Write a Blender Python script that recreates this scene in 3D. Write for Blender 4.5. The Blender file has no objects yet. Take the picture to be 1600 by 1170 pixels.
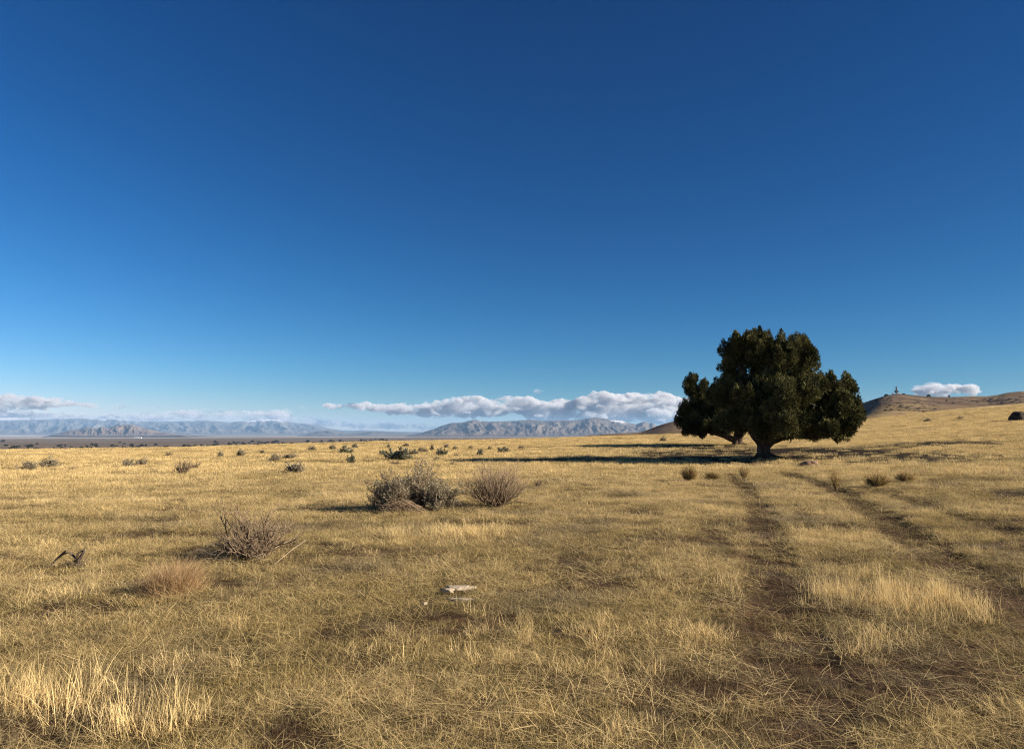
import bpy, math, random, time
import numpy as np
from mathutils import Vector, Matrix

T0 = time.time()
scene = bpy.context.scene
COL = scene.collection
rng = np.random.default_rng(7)
R = math.radians

# ------------------------------------------------------------------ settings
SUN_EL, SUN_AZ = R(23), R(97)        # azimuth measured clockwise from the view axis (+Y)
EYE = 1.6
F = 1150.0                             # focal length in photograph pixels (1600 wide)
HORIZON = 672.0
PITCH = math.atan((HORIZON - 585.0) / F)
HAZE_DENSITY = 2.2e-5
SKY_BANDS = ((2.4, 2.65), (1.46, 1.40), (1.29, 1.56))     # exponent and gain of red, green, blue

# ------------------------------------------------------------------ noise
def _h(ix, iy, s):
    v = (ix.astype(np.int64) * 374761393 + iy.astype(np.int64) * 668265263 + s * 1274126177) & 0xffffffff
    v = ((v ^ (v >> 13)) * 1103515245) & 0xffffffff
    v = ((v ^ (v >> 16)) * 2246822519) & 0xffffffff
    return ((v ^ (v >> 15)) & 0xffff) / 65535.0

def vnoise(x, y, s=0):
    x = np.asarray(x, float); y = np.asarray(y, float)
    ix = np.floor(x); iy = np.floor(y); fx = x - ix; fy = y - iy
    def g(a, b):
        t = _h(ix + a, iy + b, s) * 2 * math.pi
        return np.cos(t) * (fx - a) + np.sin(t) * (fy - b)
    ux = fx**3 * (fx * (fx * 6 - 15) + 10); uy = fy**3 * (fy * (fy * 6 - 15) + 10)
    a = g(0, 0) + ux * (g(1, 0) - g(0, 0)); b = g(0, 1) + ux * (g(1, 1) - g(0, 1))
    return (a + uy * (b - a)) * 1.5

def fbm(x, y, o=4, s=0, gain=.5):
    t = 0; a = 1; n = 0
    for i in range(o):
        t = t + a * vnoise(x * 2**i + 17.3 * i, y * 2**i - 9.1 * i, s + i); n += a; a *= gain
    return t / n

def ridged(x, y, o=4, s=0, gain=.5):
    t = 0; a = 1; n = 0
    for i in range(o):
        t = t + a * (1 - np.abs(vnoise(x * 2**i + 5.7 * i, y * 2**i + 3.3 * i, s + i)) * 1.6); n += a; a *= gain
    return t / n

def sstep(a, b, x):
    t = np.clip((np.asarray(x, float) - a) / (b - a), 0, 1); return t * t * (3 - 2 * t)

# ------------------------------------------------------------------ the lie of the land
TH_PX   = np.array([-3000, -600, 0, 300, 600, 800, 950, 1100, 1230, 1350, 1450, 1600, 2000, 4600], float)
CREST_D = np.array([70, 70, 75, 80, 95, 105, 115, 125, 135, 145, 150, 155, 160, 160], float)
CREST_Y = np.array([706, 706, 703, 699.5, 690, 686, 682, 677.5, 670, 659, 649, 637, 618, 600], float)
TH = np.arctan((TH_PX - 800) / F)
CREST_Z = EYE + (HORIZON - CREST_Y) / F * CREST_D
FAR_DROP = np.array([1, 1, 1, 1, 1, 1, 1, .55, .1, 0, 0, 0, 0, 0], float)
VR = np.array([0, 1200, 1540, 2500, 4000, 8000, 15000, 25000, 60000], float)
VZ = np.array([-38, -38.5, -40, -47, -58, -84, -122, -172, -380], float)

def ground(x, y, fine=True):
    x = np.asarray(x, float); y = np.asarray(y, float)
    r = np.hypot(x, y) + 1e-6; th = np.arctan2(x, y)
    # directions behind the camera fold back on the sides
    front = np.clip(np.cos(th), -1, 1)
    thc = np.clip(th, TH[0], TH[-1])
    zc = np.interp(thc, TH, CREST_Z); rc = np.interp(thc, TH, CREST_D) / np.maximum(np.cos(np.clip(thc, -1.0, 1.0)), .4)
    zc = zc * np.clip(1 + front, 0, 1)
    drop = np.interp(thc, TH, FAR_DROP)
    zv = np.interp(r, VR, VZ)
    near = zc * (np.minimum(r / rc, 1.0))**1.35
    grow = zc * 1.35 * np.clip((r - rc) / rc, 0, .35) * sstep(0, 5, zc)
    s = sstep(0, 1, (np.log(np.maximum(r, 1)) - np.log(rc * .97)) / (np.log(1300.) - np.log(rc)))
    s2 = sstep(0, 1, (r - 1500) / 4000)
    d = np.maximum(s * drop, s2)
    z = (near + grow * (1 - d)) * (1 - d) + zv * d
    if fine:
        a = np.clip((r - 2) / 8, 0, 1)
        z = z + fbm(x / 5.0, y / 5.0, 3, 11) * .07 * a + fbm(x / .9, y / .9, 3, 21) * .03 * np.clip(1 - r / 60, 0, 1)
        z = z + fbm(x / 40., y / 40., 3, 31) * .16 * sstep(15, 60, r) * (1 - sstep(80, 200, r))
        z = z + fbm(x / 300., y / 300., 4, 33) * 3 * sstep(250, 900, r) * (1 - sstep(4000, 9000, r))
    return z

CAM_Z = float(ground(0, 0)) + EYE
cp, sp = math.cos(PITCH), math.sin(PITCH)
def ray(px, py):
    a = px - 800.0; b = 585.0 - py
    return np.array([a, F * cp - b * sp, F * sp + b * cp]) / F
def project(x, y, z):
    z = z - CAM_Z
    d = y * cp + z * sp; u = -y * sp + z * cp
    d = np.where(d > .1, d, .1)
    return 800 + F * x / d, 585 - F * u / d
_RS = np.geomspace(2.0, 4000, 4000)
def hit(px, py):
    """The point of the ground seen at a pixel of the photograph."""
    d = ray(px, py); k = _RS / d[1]
    X = d[0] * k; Y = d[1] * k; Z = CAM_Z + d[2] * k
    dz = Z - ground(X, Y)
    i = np.argmax(dz < 0)
    if dz[i] >= 0: i = len(_RS) - 1
    if i == 0: i = 1
    t = dz[i-1] / (dz[i-1] - dz[i] + 1e-9)
    return np.array([X[i-1] + t * (X[i] - X[i-1]), Y[i-1] + t * (Y[i] - Y[i-1]), Z[i-1] + t * (Z[i] - Z[i-1])])
def at(px, Y, z=None):
    """A point of the ground at a given distance down the view axis, in the column of a pixel."""
    x = (px - 800) / F * Y
    return np.array([x, Y, float(ground(x, Y)) if z is None else z])

# worn wheel tracks and bare patches (one a painted shadow), as places on the ground
def polyline(pts): return np.array([hit(*p)[:2] for p in pts])
TRACKS = [(polyline([(1142, 741), (1165, 764), (1182, 792), (1193, 822), (1200, 860), (1208, 905), (1218, 960), (1238, 1030), (1262, 1110), (1290, 1200)]), .30, .97),
          (polyline([(1222, 739), (1262, 748), (1302, 764), (1345, 788), (1392, 818), (1440, 850), (1500, 888), (1560, 922), (1640, 965), (1760, 1030)]), .33, .97),
          (polyline([(1370, 766), (1425, 782), (1500, 806), (1565, 826), (1640, 850)]), .28, .7)]
PATCH = [(1262, 1058, 130, 32, 1.0), (1110, 1080, 120, 32, .95), (1440, 1055, 110, 24, .95), (1340, 1100, 90, 20, .8), (990, 1085, 60, 20, .8), (1180, 970, 70, 30, .8), (455, 1152, 70, 20, 1.0), (30, 1135, 70, 26, .9),
         (1275, 1118, 60, 22, .95), (1010, 1135, 50, 18, .7), (1160, 832, 60, 11, .85), (1100, 850, 60, 10, .6), (590, 868, 110, 9, .75), (720, 880, 70, 6, .7),
         (930, 880, 110, 22, .55), (1210, 890, 70, 30, .75), (1240, 935, 60, 22, .7), (1480, 880, 60, 22, .7), (1560, 960, 80, 40, .75), (1500, 1010, 90, 20, .6),
         (550, 1030, 45, 10, .8), (760, 995, 50, 10, .4), (1130, 1010, 60, 18, .55), (640, 1120, 60, 14, .5), (350, 1010, 60, 14, .3), (200, 1070, 50, 14, .4), (900, 1080, 70, 20, .5),  # first one paints the shadow of a dark hollow as soil
         (420, 875, 60, 9, .5), (1590, 775, 40, 6, .6), (1060, 905, 50, 16, .45), (830, 1050, 40, 10, .5), (100, 1100, 40, 12, .5), (1350, 985, 60, 14, .45), (1190, 1140, 60, 16, .6)]
PW = []
for (px, py, rx, ry, s) in PATCH:
    c = hit(px, py); n = hit(px, py + ry); f_ = hit(px, max(py - ry, 690))
    PW.append((c[0], c[1], 1.15 * rx * c[1] / F, max(.85 * abs(f_[1] - n[1]), .16), s))
# dark duff below the junipers, their painted shadow, low dark strips on the slope
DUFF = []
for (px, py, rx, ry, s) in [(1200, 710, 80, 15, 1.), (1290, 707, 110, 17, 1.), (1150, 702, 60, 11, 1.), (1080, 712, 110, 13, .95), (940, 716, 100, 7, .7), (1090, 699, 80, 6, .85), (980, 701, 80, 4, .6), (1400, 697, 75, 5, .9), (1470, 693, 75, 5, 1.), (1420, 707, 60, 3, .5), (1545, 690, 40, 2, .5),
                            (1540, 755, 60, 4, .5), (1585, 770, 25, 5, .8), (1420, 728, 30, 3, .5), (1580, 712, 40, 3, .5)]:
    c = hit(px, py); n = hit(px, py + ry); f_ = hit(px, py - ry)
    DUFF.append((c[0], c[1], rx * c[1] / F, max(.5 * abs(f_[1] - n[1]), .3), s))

def seg_dist(x, y, P):
    best = np.full(np.shape(x), 1e9)
    for a, b in zip(P[:-1], P[1:]):
        d = b - a; L = d @ d
        t = np.clip(((x - a[0]) * d[0] + (y - a[1]) * d[1]) / L, 0, 1)
        best = np.minimum(best, np.hypot(x - a[0] - t * d[0], y - a[1] - t * d[1]))
    return best
def track_mask(x, y, wide=0.):
    m = 0; w = fbm(x / .8, y / .8, 2, 55) * .10
    for P, hw, s in TRACKS: m = np.maximum(m, s * (1 - sstep(hw * .7 + wide, hw * 1.25 + wide, seg_dist(x, y, P) + w)))
    return m
def ell(x, y, L, amp=.8):
    m = 0; n = fbm(x / .7, y / .7, 3, 57) * amp
    for cx, cy, rx, ry, s in L:
        m = np.maximum(m, s * (1 - sstep(.5, 1.25, np.hypot((x - cx) / rx, (y - cy) / ry) + n)))
    return m
DUFF_SHADE_W = [(cx, cy, rx + .45, ry * 1.2 + .4, s_) for cx, cy, rx, ry, s_ in DUFF]
def bare_mask(x, y):
    r = np.hypot(x, y)
    n = fbm(x / 1.6, y / 1.1, 4, 61)
    wild = sstep(.03, .27, n) * (.95 - .5 * sstep(9, 28, r))
    return np.maximum(np.maximum(track_mask(x, y), ell(x, y, PW)), wild)
def duff_shade_mask(x, y): return ell(x, y, DUFF, .5)

# ------------------------------------------------------------------ mesh helpers
def mesh_np(name, V, faces_by_n, attrs=None, smooth=False):
    """faces_by_n: list of (n,k) index arrays. attrs: {name: per-vertex float array}"""
    me = bpy.data.meshes.new(name)
    V = np.asarray(V, np.float32)
    me.vertices.add(len(V)); me.vertices.foreach_set('co', V.ravel())
    loops = []; starts = []; pos = 0
    for A in faces_by_n:
        A = np.asarray(A, np.int32)
        if len(A) == 0: continue
        loops.append(A.ravel()); starts.append(pos + np.arange(len(A)) * A.shape[1]); pos += A.size
    loops = np.concatenate(loops); starts = np.concatenate(starts)
    me.loops.add(len(loops)); me.loops.foreach_set('vertex_index', loops)
    me.polygons.add(len(starts)); me.polygons.foreach_set('loop_start', starts.astype(np.int32))
    if smooth: me.polygons.foreach_set('use_smooth', np.ones(len(starts), bool))
    for k, v in (attrs or {}).items():
        a = me.attributes.new(k, 'FLOAT', 'POINT'); a.data.foreach_set('value', np.asarray(v, np.float32))
    me.update(calc_edges=True); me.validate()
    return me

def link(name, me, mat=None, parent=None, loc=None):
    o = bpy.data.objects.new(name, me)
    if mat is not None:
        me.materials.clear(); me.materials.append(mat)
    COL.objects.link(o)
    if parent is not None: o.parent = parent
    if loc is not None: o.location = loc
    return o
def tag(o, label=None, cat=None, group=None, kind=None):
    if label: o['label'] = label
    if cat: o['category'] = cat
    if group: o['group'] = group
    if kind: o['kind'] = kind
    return o
def thing(name, loc, label, cat, group=None, rz=0, scale=None):
    o = bpy.data.objects.new(name, None); COL.objects.link(o); o.empty_display_size = .2
    o.location = loc; o.rotation_euler = (0, 0, rz)
    if scale is not None: o.scale = scale
    return tag(o, label, cat, group)
def dup(root, loc, label, cat, group=None, rz=0, scale=None, name=None):
    c = root.copy(); COL.objects.link(c); c.location = loc; c.rotation_euler = (0, 0, rz)
    if scale is not None: c.scale = scale
    for k in ('label', 'category', 'group'):
        if k in c: del c[k]
    tag(c, label, cat, group)
    for ch in list(root.children):
        d = ch.copy(); COL.objects.link(d); d.parent = c
    return c

class Tubes:
    def __init__(s): s.V = []; s.Q = []; s.T = []; s.a = []; s.n = 0
    def tube(s, P, rad, sides=5, tint=.5):
        P = np.asarray(P, float); m = len(P)
        t = np.gradient(P, axis=0); t /= np.linalg.norm(t, axis=1, keepdims=True) + 1e-9
        ref = np.array([0.31, .17, .93]) if abs(t[0, 2]) < .8 else np.array([.9, .2, .1])
        u = np.cross(t, ref); u /= np.linalg.norm(u, axis=1, keepdims=True) + 1e-9
        v = np.cross(t, u)
        an = np.arange(sides) * 2 * math.pi / sides
        rad = np.asarray(rad, float).reshape(m, -1) * np.ones((1, sides))
        ring = P[:, None] + (u[:, None] * np.cos(an)[None, :, None] + v[:, None] * np.sin(an)[None, :, None]) * rad[:, :, None]
        s.V.append(ring.reshape(-1, 3)); s.a.append(np.full(m * sides, tint))
        i, j = np.meshgrid(np.arange(m - 1), np.arange(sides), indexing='ij')
        j2 = (j + 1) % sides
        q = np.stack([i * sides + j, i * sides + j2, (i + 1) * sides + j2, (i + 1) * sides + j], -1).reshape(-1, 4) + s.n
        s.Q.append(q)
        b = s.n + (m - 1) * sides
        s.T.append(np.array([[b, b + k, b + k + 1] for k in range(1, sides - 1)], np.int32).reshape(-1, 3))
        s.n += m * sides
    def mesh(s, name, smooth=True):
        return mesh_np(name, np.concatenate(s.V), [np.concatenate(s.Q), np.concatenate(s.T)], {'tint': np.concatenate(s.a)}, smooth)

def leaf_mesh(name, C, D, L, W, tint, rg):
    """diamond leaves: centres C (base), directions D, lengths, widths"""
    n = len(C)
    D = D / (np.linalg.norm(D, axis=1, keepdims=True) + 1e-9)
    rnd = rg.normal(size=(n, 3)); U = np.cross(D, rnd); U /= np.linalg.norm(U, axis=1, keepdims=True) + 1e-9
    N = np.cross(D, U)
    L = L[:, None]; W = W[:, None]
    p0 = C; p1 = C + D * L * .45 + U * W * .5 + N * W * .15; p2 = C + D * L; p3 = C + D * L * .45 - U * W * .5 + N * W * .15
    V = np.stack([p0, p1, p2, p3], 1).reshape(-1, 3)
    b = np.arange(n)[:, None] * 4
    T = np.concatenate([b + [[0, 1, 2]], b + [[0, 2, 3]]])
    return mesh_np(name, V, [T], {'tint': np.repeat(tint, 4)})

# ------------------------------------------------------------------ materials
class NT:
    def __init__(s, name):
        s.m = bpy.data.materials.new(name); s.m.use_nodes = True; s.t = s.m.node_tree; s.t.nodes.clear()
        s.out = s.t.nodes.new('ShaderNodeOutputMaterial')
    def n(s, typ, **kw):
        nd = s.t.nodes.new('ShaderNode' + typ)
        for k, v in kw.items():
            if k in nd.inputs.keys() if isinstance(k, str) else False: nd.inputs[k].default_value = v
            else: setattr(nd, k, v)
        return nd
    def l(s, a, b): s.t.links.new(a, b)
    def attr(s, name, typ='GEOMETRY'):
        a = s.n('Attribute'); a.attribute_name = name; a.attribute_type = typ; return a.outputs['Fac']
    def math(s, op, a, b=None, clamp=False):
        nd = s.n('Math'); nd.operation = op; nd.use_clamp = clamp
        for i, x in enumerate((a, b)):
            if x is None: continue
            if isinstance(x, (int, float)): nd.inputs[i].default_value = x
            else: s.l(x, nd.inputs[i])
        return nd.outputs[0]
    def mix(s, f, a, b, mode='MIX'):
        nd = s.n('Mix'); nd.data_type = 'RGBA'; nd.blend_type = mode; nd.clamp_factor = True
        for i, x in ((0, f), (6, a), (7, b)):
            if isinstance(x, (int, float)): nd.inputs[i].default_value = x
            elif isinstance(x, tuple): nd.inputs[i].default_value = (*x, 1)
            else: s.l(x, nd.inputs[i])
        return nd.outputs[2]
    def noise(s, scale, detail=4, rough=.55, vec=None, dim='3D'):
        nd = s.n('TexNoise'); nd.noise_dimensions = dim
        nd.inputs['Scale'].default_value = scale; nd.inputs['Detail'].default_value = detail; nd.inputs['Roughness'].default_value = rough
        if vec is not None: s.l(vec, nd.inputs['Vector'])
        return nd.outputs['Fac']
    def ramp(s, f, a, b):
        nd = s.n('MapRange'); nd.inputs['From Min'].default_value = a; nd.inputs['From Max'].default_value = b; nd.interpolation_type = 'SMOOTHSTEP'
        s.l(f, nd.inputs['Value']); return nd.outputs['Result']
    def pos(s): return s.n('NewGeometry').outputs['Position']
    def scaled(s, vec, sc):
        nd = s.n('Mapping'); nd.inputs['Scale'].default_value = sc; s.l(vec, nd.inputs['Vector']); return nd.outputs['Vector']
    def bump(s, h, strength, dist):
        nd = s.n('Bump'); nd.inputs['Strength'].default_value = strength; nd.inputs['Distance'].default_value = dist; s.l(h, nd.inputs['Height']); return nd.outputs['Normal']
    def diffuse(s, col, normal=None, rough=.8, spec=.15):
        p = s.n('BsdfPrincipled'); p.inputs['Roughness'].default_value = rough; p.inputs['Specular IOR Level'].default_value = spec
        if isinstance(col, tuple): p.inputs['Base Color'].default_value = (*col, 1)
        else: s.l(col, p.inputs['Base Color'])
        if normal is not None: s.l(normal, p.inputs['Normal'])
        s.l(p.outputs[0], s.out.inputs['Surface']); return p
    def leafy(s, col, trans=.3):
        d = s.n('BsdfDiffuse'); t = s.n('BsdfTranslucent'); m = s.n('MixShader'); m.inputs[0].default_value = trans
        for x in (d, t):
            if isinstance(col, tuple): x.inputs['Color'].default_value = (*col, 1)
            else: s.l(col, x.inputs['Color'])
        s.l(d.outputs[0], m.inputs[1]); s.l(t.outputs[0], m.inputs[2]); s.l(m.outputs[0], s.out.inputs['Surface'])

def mat_ground():
    m = NT('ground_soil_and_straw'); P = m.pos()
    bare, duff_shade, field = m.attr('bare'), m.attr('duff_shade'), m.attr('field')
    n1 = m.noise(9, 6, .7, P); n2 = m.noise(1.3, 4, .6, P); n3 = m.noise(70, 3, .6, P)
    soil = m.mix(m.ramp(n1, .35, .7), (.034, .020, .011), (.092, .054, .030))
    soil = m.mix(m.ramp(n2, .5, .75), soil, (.085, .065, .045))
    thatch = m.mix(m.ramp(n3, .35, .65), (.055, .038, .019), (.19, .135, .065))
    thatch = m.mix(m.ramp(n2, .35, .65), thatch, (.10, .08, .034))
    lit = m.math('MULTIPLY', m.ramp(n3, .57, .68), .4)
    soil = m.mix(lit, soil, (.25, .18, .095))
    near = m.mix(bare, thatch, soil)
    gold = m.attr('gold')
    nf = m.noise(.12, 5, .6, m.scaled(P, (.5, 1.6, 1)))
    goldc = m.mix(m.ramp(nf, .38, .62), (.34, .238, .095), (.51, .375, .18))
    near = m.mix(gold, near, goldc)
    near = m.mix(duff_shade, near, m.mix(m.ramp(n1, .4, .65), (.010, .007, .004), (.036, .024, .012)))  # needle litter, and the trees' cast shadow painted in the same dark brown
    # valley sage flats
    v1 = m.noise(.004, 6, .62, m.scaled(P, (.35, 1.2, 1))); v2 = m.noise(.03, 5, .65, P)
    sage = m.mix(m.ramp(v1, .36, .64), (.10, .073, .048), (.175, .13, .086))
    sage = m.mix(m.math('MULTIPLY', m.ramp(v2, .5, .62), .75), sage, (.045, .037, .026))
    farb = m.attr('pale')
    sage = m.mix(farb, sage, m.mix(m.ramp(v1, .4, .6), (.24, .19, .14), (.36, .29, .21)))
    brown = m.attr('brown')
    sage = m.mix(brown, sage, (.14, .088, .05))
    col = m.mix(field, sage, near)
    h = m.math('ADD', m.math('MULTIPLY', n1, .6), m.math('MULTIPLY', n3, .25))
    m.diffuse(col, m.bump(h, .9, .06), .95, .05)
    return m.m

def mat_grass():
    m = NT('dry_grass_blades')
    tint = m.attr('tint'); gold = m.attr('gold', 'INSTANCER'); grey = m.attr('grey', 'INSTANCER'); br = m.attr('bright', 'INSTANCER')
    a = m.mix(tint, (.19, .14, .05), (.55, .415, .185))
    b = m.mix(tint, (.50, .36, .142), (.73, .565, .295))
    c = m.mix(gold, a, b)
    g = m.mix(tint, (.16, .125, .072), (.36, .285, .175))
    c = m.mix(grey, c, g)
    v = m.n('HueSaturation'); m.l(c, v.inputs['Color']); m.l(br, v.inputs['Value'])
    m.leafy(v.outputs['Color'], .3)
    return m.m

def mat_tinted(name, a, b, trans=.25, rough=None):
    m = NT(name); t = m.attr('tint')
    c = m.mix(t, a, b)
    oi = m.n('ObjectInfo').outputs['Random']
    v = m.n('HueSaturation'); m.l(c, v.inputs['Color']); m.l(m.math('ADD', m.math('MULTIPLY', oi, .3), .85), v.inputs['Value'])
    if trans > 0: m.leafy(v.outputs['Color'], trans)
    else: m.diffuse(v.outputs['Color'], None, .9, .1)
    return m.m

def mat_bark():
    m = NT('juniper_bark'); P = m.n('TexCoord').outputs['Object']
    n = m.noise(6, 6, .7, m.scaled(P, (3, 3, .5)))
    c = m.mix(m.ramp(n, .35, .65), (.036, .025, .018), (.17, .115, .08))
    m.diffuse(c, m.bump(n, 1, .08), .95, .05); return m.m

def mat_rock(name, a, b, scale=5, bump=.03):
    m = NT(name); P = m.n('TexCoord').outputs['Object']
    n = m.noise(scale, 8, .65, P); n2 = m.noise(scale * 6, 4, .6, P)
    c = m.mix(m.ramp(n, .35, .65), a, b); c = m.mix(m.math('MULTIPLY', m.ramp(n2, .5, .7), .5), c, tuple(x * .45 for x in a))
    m.diffuse(c, m.bump(m.math('ADD', n, m.math('MULTIPLY', n2, .3)), .9, bump), .92, .1); return m.m

def mat_mountain(name, a, b, dark, sc, snow=False, gold=None, rel=.07):
    m = NT(name); P = m.pos()
    n = m.noise(sc, 8, .65, P); n2 = m.noise(sc * 5, 6, .65, P); n3 = m.noise(sc * .4, 4, .6, P)
    c = m.mix(m.ramp(n, .36, .64), a, b)
    c = m.mix(m.math('MULTIPLY', m.ramp(n2, .5, .66), .7), c, dark)
    c = m.mix(m.math('MULTIPLY', m.ramp(n3, .5, .62), .75 if gold else .55), c, dark)
    c = m.mix(m.attr('gully'), c, dark)
    if gold: c = m.mix(m.math('MULTIPLY', m.attr('low'), m.ramp(n3, .3, .6)), c, gold)
    if snow: c = m.mix(m.math('MULTIPLY', m.attr('snow'), m.ramp(n2, .36, .56)), c, (.8, .82, .86))
    m.diffuse(c, m.bump(m.math('ADD', n, m.math('MULTIPLY', n2, .4)), .6, rel / sc), .95, .03); return m.m

def mat_plain(name, c, rough=.6, metal=0):
    m = NT(name); P = m.n('TexCoord').outputs['Object']; n = m.noise(4, 4, .6, P)
    p = m.diffuse(m.mix(m.ramp(n, .3, .7), tuple(x * .8 for x in c), c), None, rough, .3); p.inputs['Metallic'].default_value = metal; return m.m

def mat_cloud(name, dens):
    m = NT(name); P = m.pos()
    v = m.n('VolumePrincipled'); v.inputs['Color'].default_value = (.78, .79, .83, 1); v.inputs['Anisotropy'].default_value = .1
    n = m.noise(.0011, 4, .62, m.scaled(P, (.8, .5, 1.6)))
    m.l(m.math('MULTIPLY', m.ramp(n, .40, .62), dens * 1.6), v.inputs['Density'])
    m.l(v.outputs[0], m.out.inputs['Volume']); return m.m

M_GROUND, M_GRASS, M_BARK = mat_ground(), mat_grass(), mat_bark()
M_NEEDLE = mat_tinted('juniper_needles', (.010, .013, .006), (.17, .158, .062), .08)
M_TWIG = mat_tinted('grey_brown_twigs', (.10, .070, .045), (.30, .22, .145), 0)
M_TWIGGREY = mat_tinted('bleached_grey_twigs', (.13, .10, .07), (.36, .28, .20), 0)
M_SAGELEAF = mat_tinted('sage_leaves', (.17, .145, .095), (.38, .33, .23), .25)
M_GREENLEAF = mat_tinted('blue_green_leaves', (.13, .13, .085), (.31, .30, .205), .2)
M_OLIVE = mat_tinted('olive_brown_stems', (.17, .115, .045), (.38, .265, .12), .2)
M_RED = mat_tinted('russet_grass', (.31, .19, .09), (.60, .43, .24), .3)
M_DARKWOOD = mat_tinted('charred_dead_wood', (.05, .037, .028), (.20, .15, .11), 0)
M_JUNDARK = mat_tinted('dark_juniper_leaves', (.022, .024, .014), (.06, .055, .03), .1)

# ------------------------------------------------------------------ ground sheet
def build_ground():
    fine = np.arange(-37.5, 37.51, .17)
    coarse = np.concatenate([np.arange(-180, -60, 4.0), np.arange(-60, -37.5, .9)])
    th = np.radians(np.concatenate([coarse, fine, -coarse[::-1][:-1]]))
    r = np.concatenate([[.25, .7, 1.2, 1.6], np.geomspace(2.0, 200, 420), np.geomspace(203, 36000, 190)])
    RR, TT = np.meshgrid(r, th, indexing='ij')
    X = RR * np.sin(TT); Y = RR * np.cos(TT); Z = ground(X, Y)
    tm = track_mask(X, Y); b = bare_mask(X, Y); du = duff_shade_mask(X, Y)
    Z = Z - (.02 + .03 * sstep(6, 12, RR)) * tm - .012 * b * (RR < 40)
    nr, nt = RR.shape
    i, j = np.meshgrid(np.arange(nr - 1), np.arange(nt), indexing='ij'); j2 = (j + 1) % nt
    Q = np.stack([i * nt + j, (i + 1) * nt + j, (i + 1) * nt + j2, i * nt + j2], -1).reshape(-1, 4)
    V = np.stack([X, Y, Z], -1).reshape(-1, 3)
    c = len(V); V = np.vstack([V, [[0, 0, float(ground(0, 0))]]])
    T = np.stack([np.full(nt, c), np.arange(nt), (np.arange(nt) + 1) % nt], -1)
    rcr = np.interp(TT, TH, CREST_D) / np.cos(np.clip(TT, -1, 1)).clip(.4)
    drop = np.interp(TT, TH, FAR_DROP)
    wob = fbm(X / 60, Y / 60, 3, 71) * .35
    field = 1 - sstep(1.15, 1.6, RR / rcr + wob) * sstep(.15, .5, drop) - sstep(2.0, 3.2, RR / rcr + wob) * (1 - sstep(.15, .5, drop))
    field = np.clip(field, 0, 1)
    gold = sstep(14, 60, RR) * (1 - .85 * b) * (1 - .75 * sstep(.04, .36, fbm(X / 11, Y / 5, 4, 161))) * (.75 + .25 * sstep(60, 120, RR))
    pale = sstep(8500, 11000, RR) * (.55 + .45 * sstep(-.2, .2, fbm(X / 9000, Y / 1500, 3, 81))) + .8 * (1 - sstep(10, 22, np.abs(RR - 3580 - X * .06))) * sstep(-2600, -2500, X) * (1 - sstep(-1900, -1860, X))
    brown = (1 - sstep(.3, .7, drop)) * sstep(150, 300, RR) + .35 * (1 - sstep(300, 1800, RR))
    A = {'bare': b, 'duff_shade': du, 'field': field, 'gold': gold, 'pale': np.clip(pale, 0, 1), 'brown': np.clip(brown, 0, 1)}
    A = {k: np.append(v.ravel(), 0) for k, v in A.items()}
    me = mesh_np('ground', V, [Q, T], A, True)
    tag(link('ground', me, M_GROUND), 'dry rangeland falling away to a wide brown valley', None, None, 'structure')
build_ground()
print('ground', time.time() - T0)

# ------------------------------------------------------------------ grass
def blades(n, rad, Lr, tilt, w, bend, rg, tint=(0., 1.), base_z=-.01, lean_common=0.):
    a = rg.uniform(0, 2 * math.pi, n); q = rad * np.sqrt(rg.uniform(0, 1, n))
    root = np.stack([q * np.cos(a), q * np.sin(a), np.full(n, base_z)], 1)
    az = rg.uniform(0, 2 * math.pi, n); ph = np.clip(rg.normal(tilt[0], tilt[1], n), 0, 1.52)
    L = rg.uniform(*Lr, n) * (1 - .3 * (q / rad))
    d0 = np.stack([np.sin(ph) * np.cos(az) + lean_common, np.sin(ph) * np.sin(az), np.cos(ph)], 1)
    d0 /= np.linalg.norm(d0, axis=1, keepdims=True)
    b = rg.uniform(0, bend, n)[:, None]
    d1 = d0 + b * np.stack([np.cos(az), np.sin(az), np.full(n, -.9)], 1); d1 /= np.linalg.norm(d1, axis=1, keepdims=True)
    tw = rg.uniform(0, math.pi, n)
    s = np.stack([np.cos(tw), np.sin(tw), np.zeros(n)], 1)
    w = (rg.uniform(.6, 1.3, n) * w)[:, None]; L = L[:, None]
    m = root + d0 * L * .5; t = m + d1 * L * .5
    for arr in (m, t): arr[:, 2] = np.maximum(arr[:, 2], .006 + .02 * rg.random(n))
    V = np.stack([root - s * w * .5, root + s * w * .5, m - s * w * .42, m + s * w * .42, t], 1).reshape(-1, 3)
    k = np.arange(n)[:, None] * 5
    T = np.concatenate([k + [[0, 1, 3]], k + [[0, 3, 2]], k + [[2, 3, 4]]])
    return V, T, np.repeat(rg.uniform(*tint, n), 5)
def join_blades(parts):
    V = []; T = []; A = []; n = 0
    for v, t, a in parts: V.append(v); T.append(t + n); A.append(a); n += len(v)
    return np.concatenate(V), np.concatenate(T), np.concatenate(A)

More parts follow.
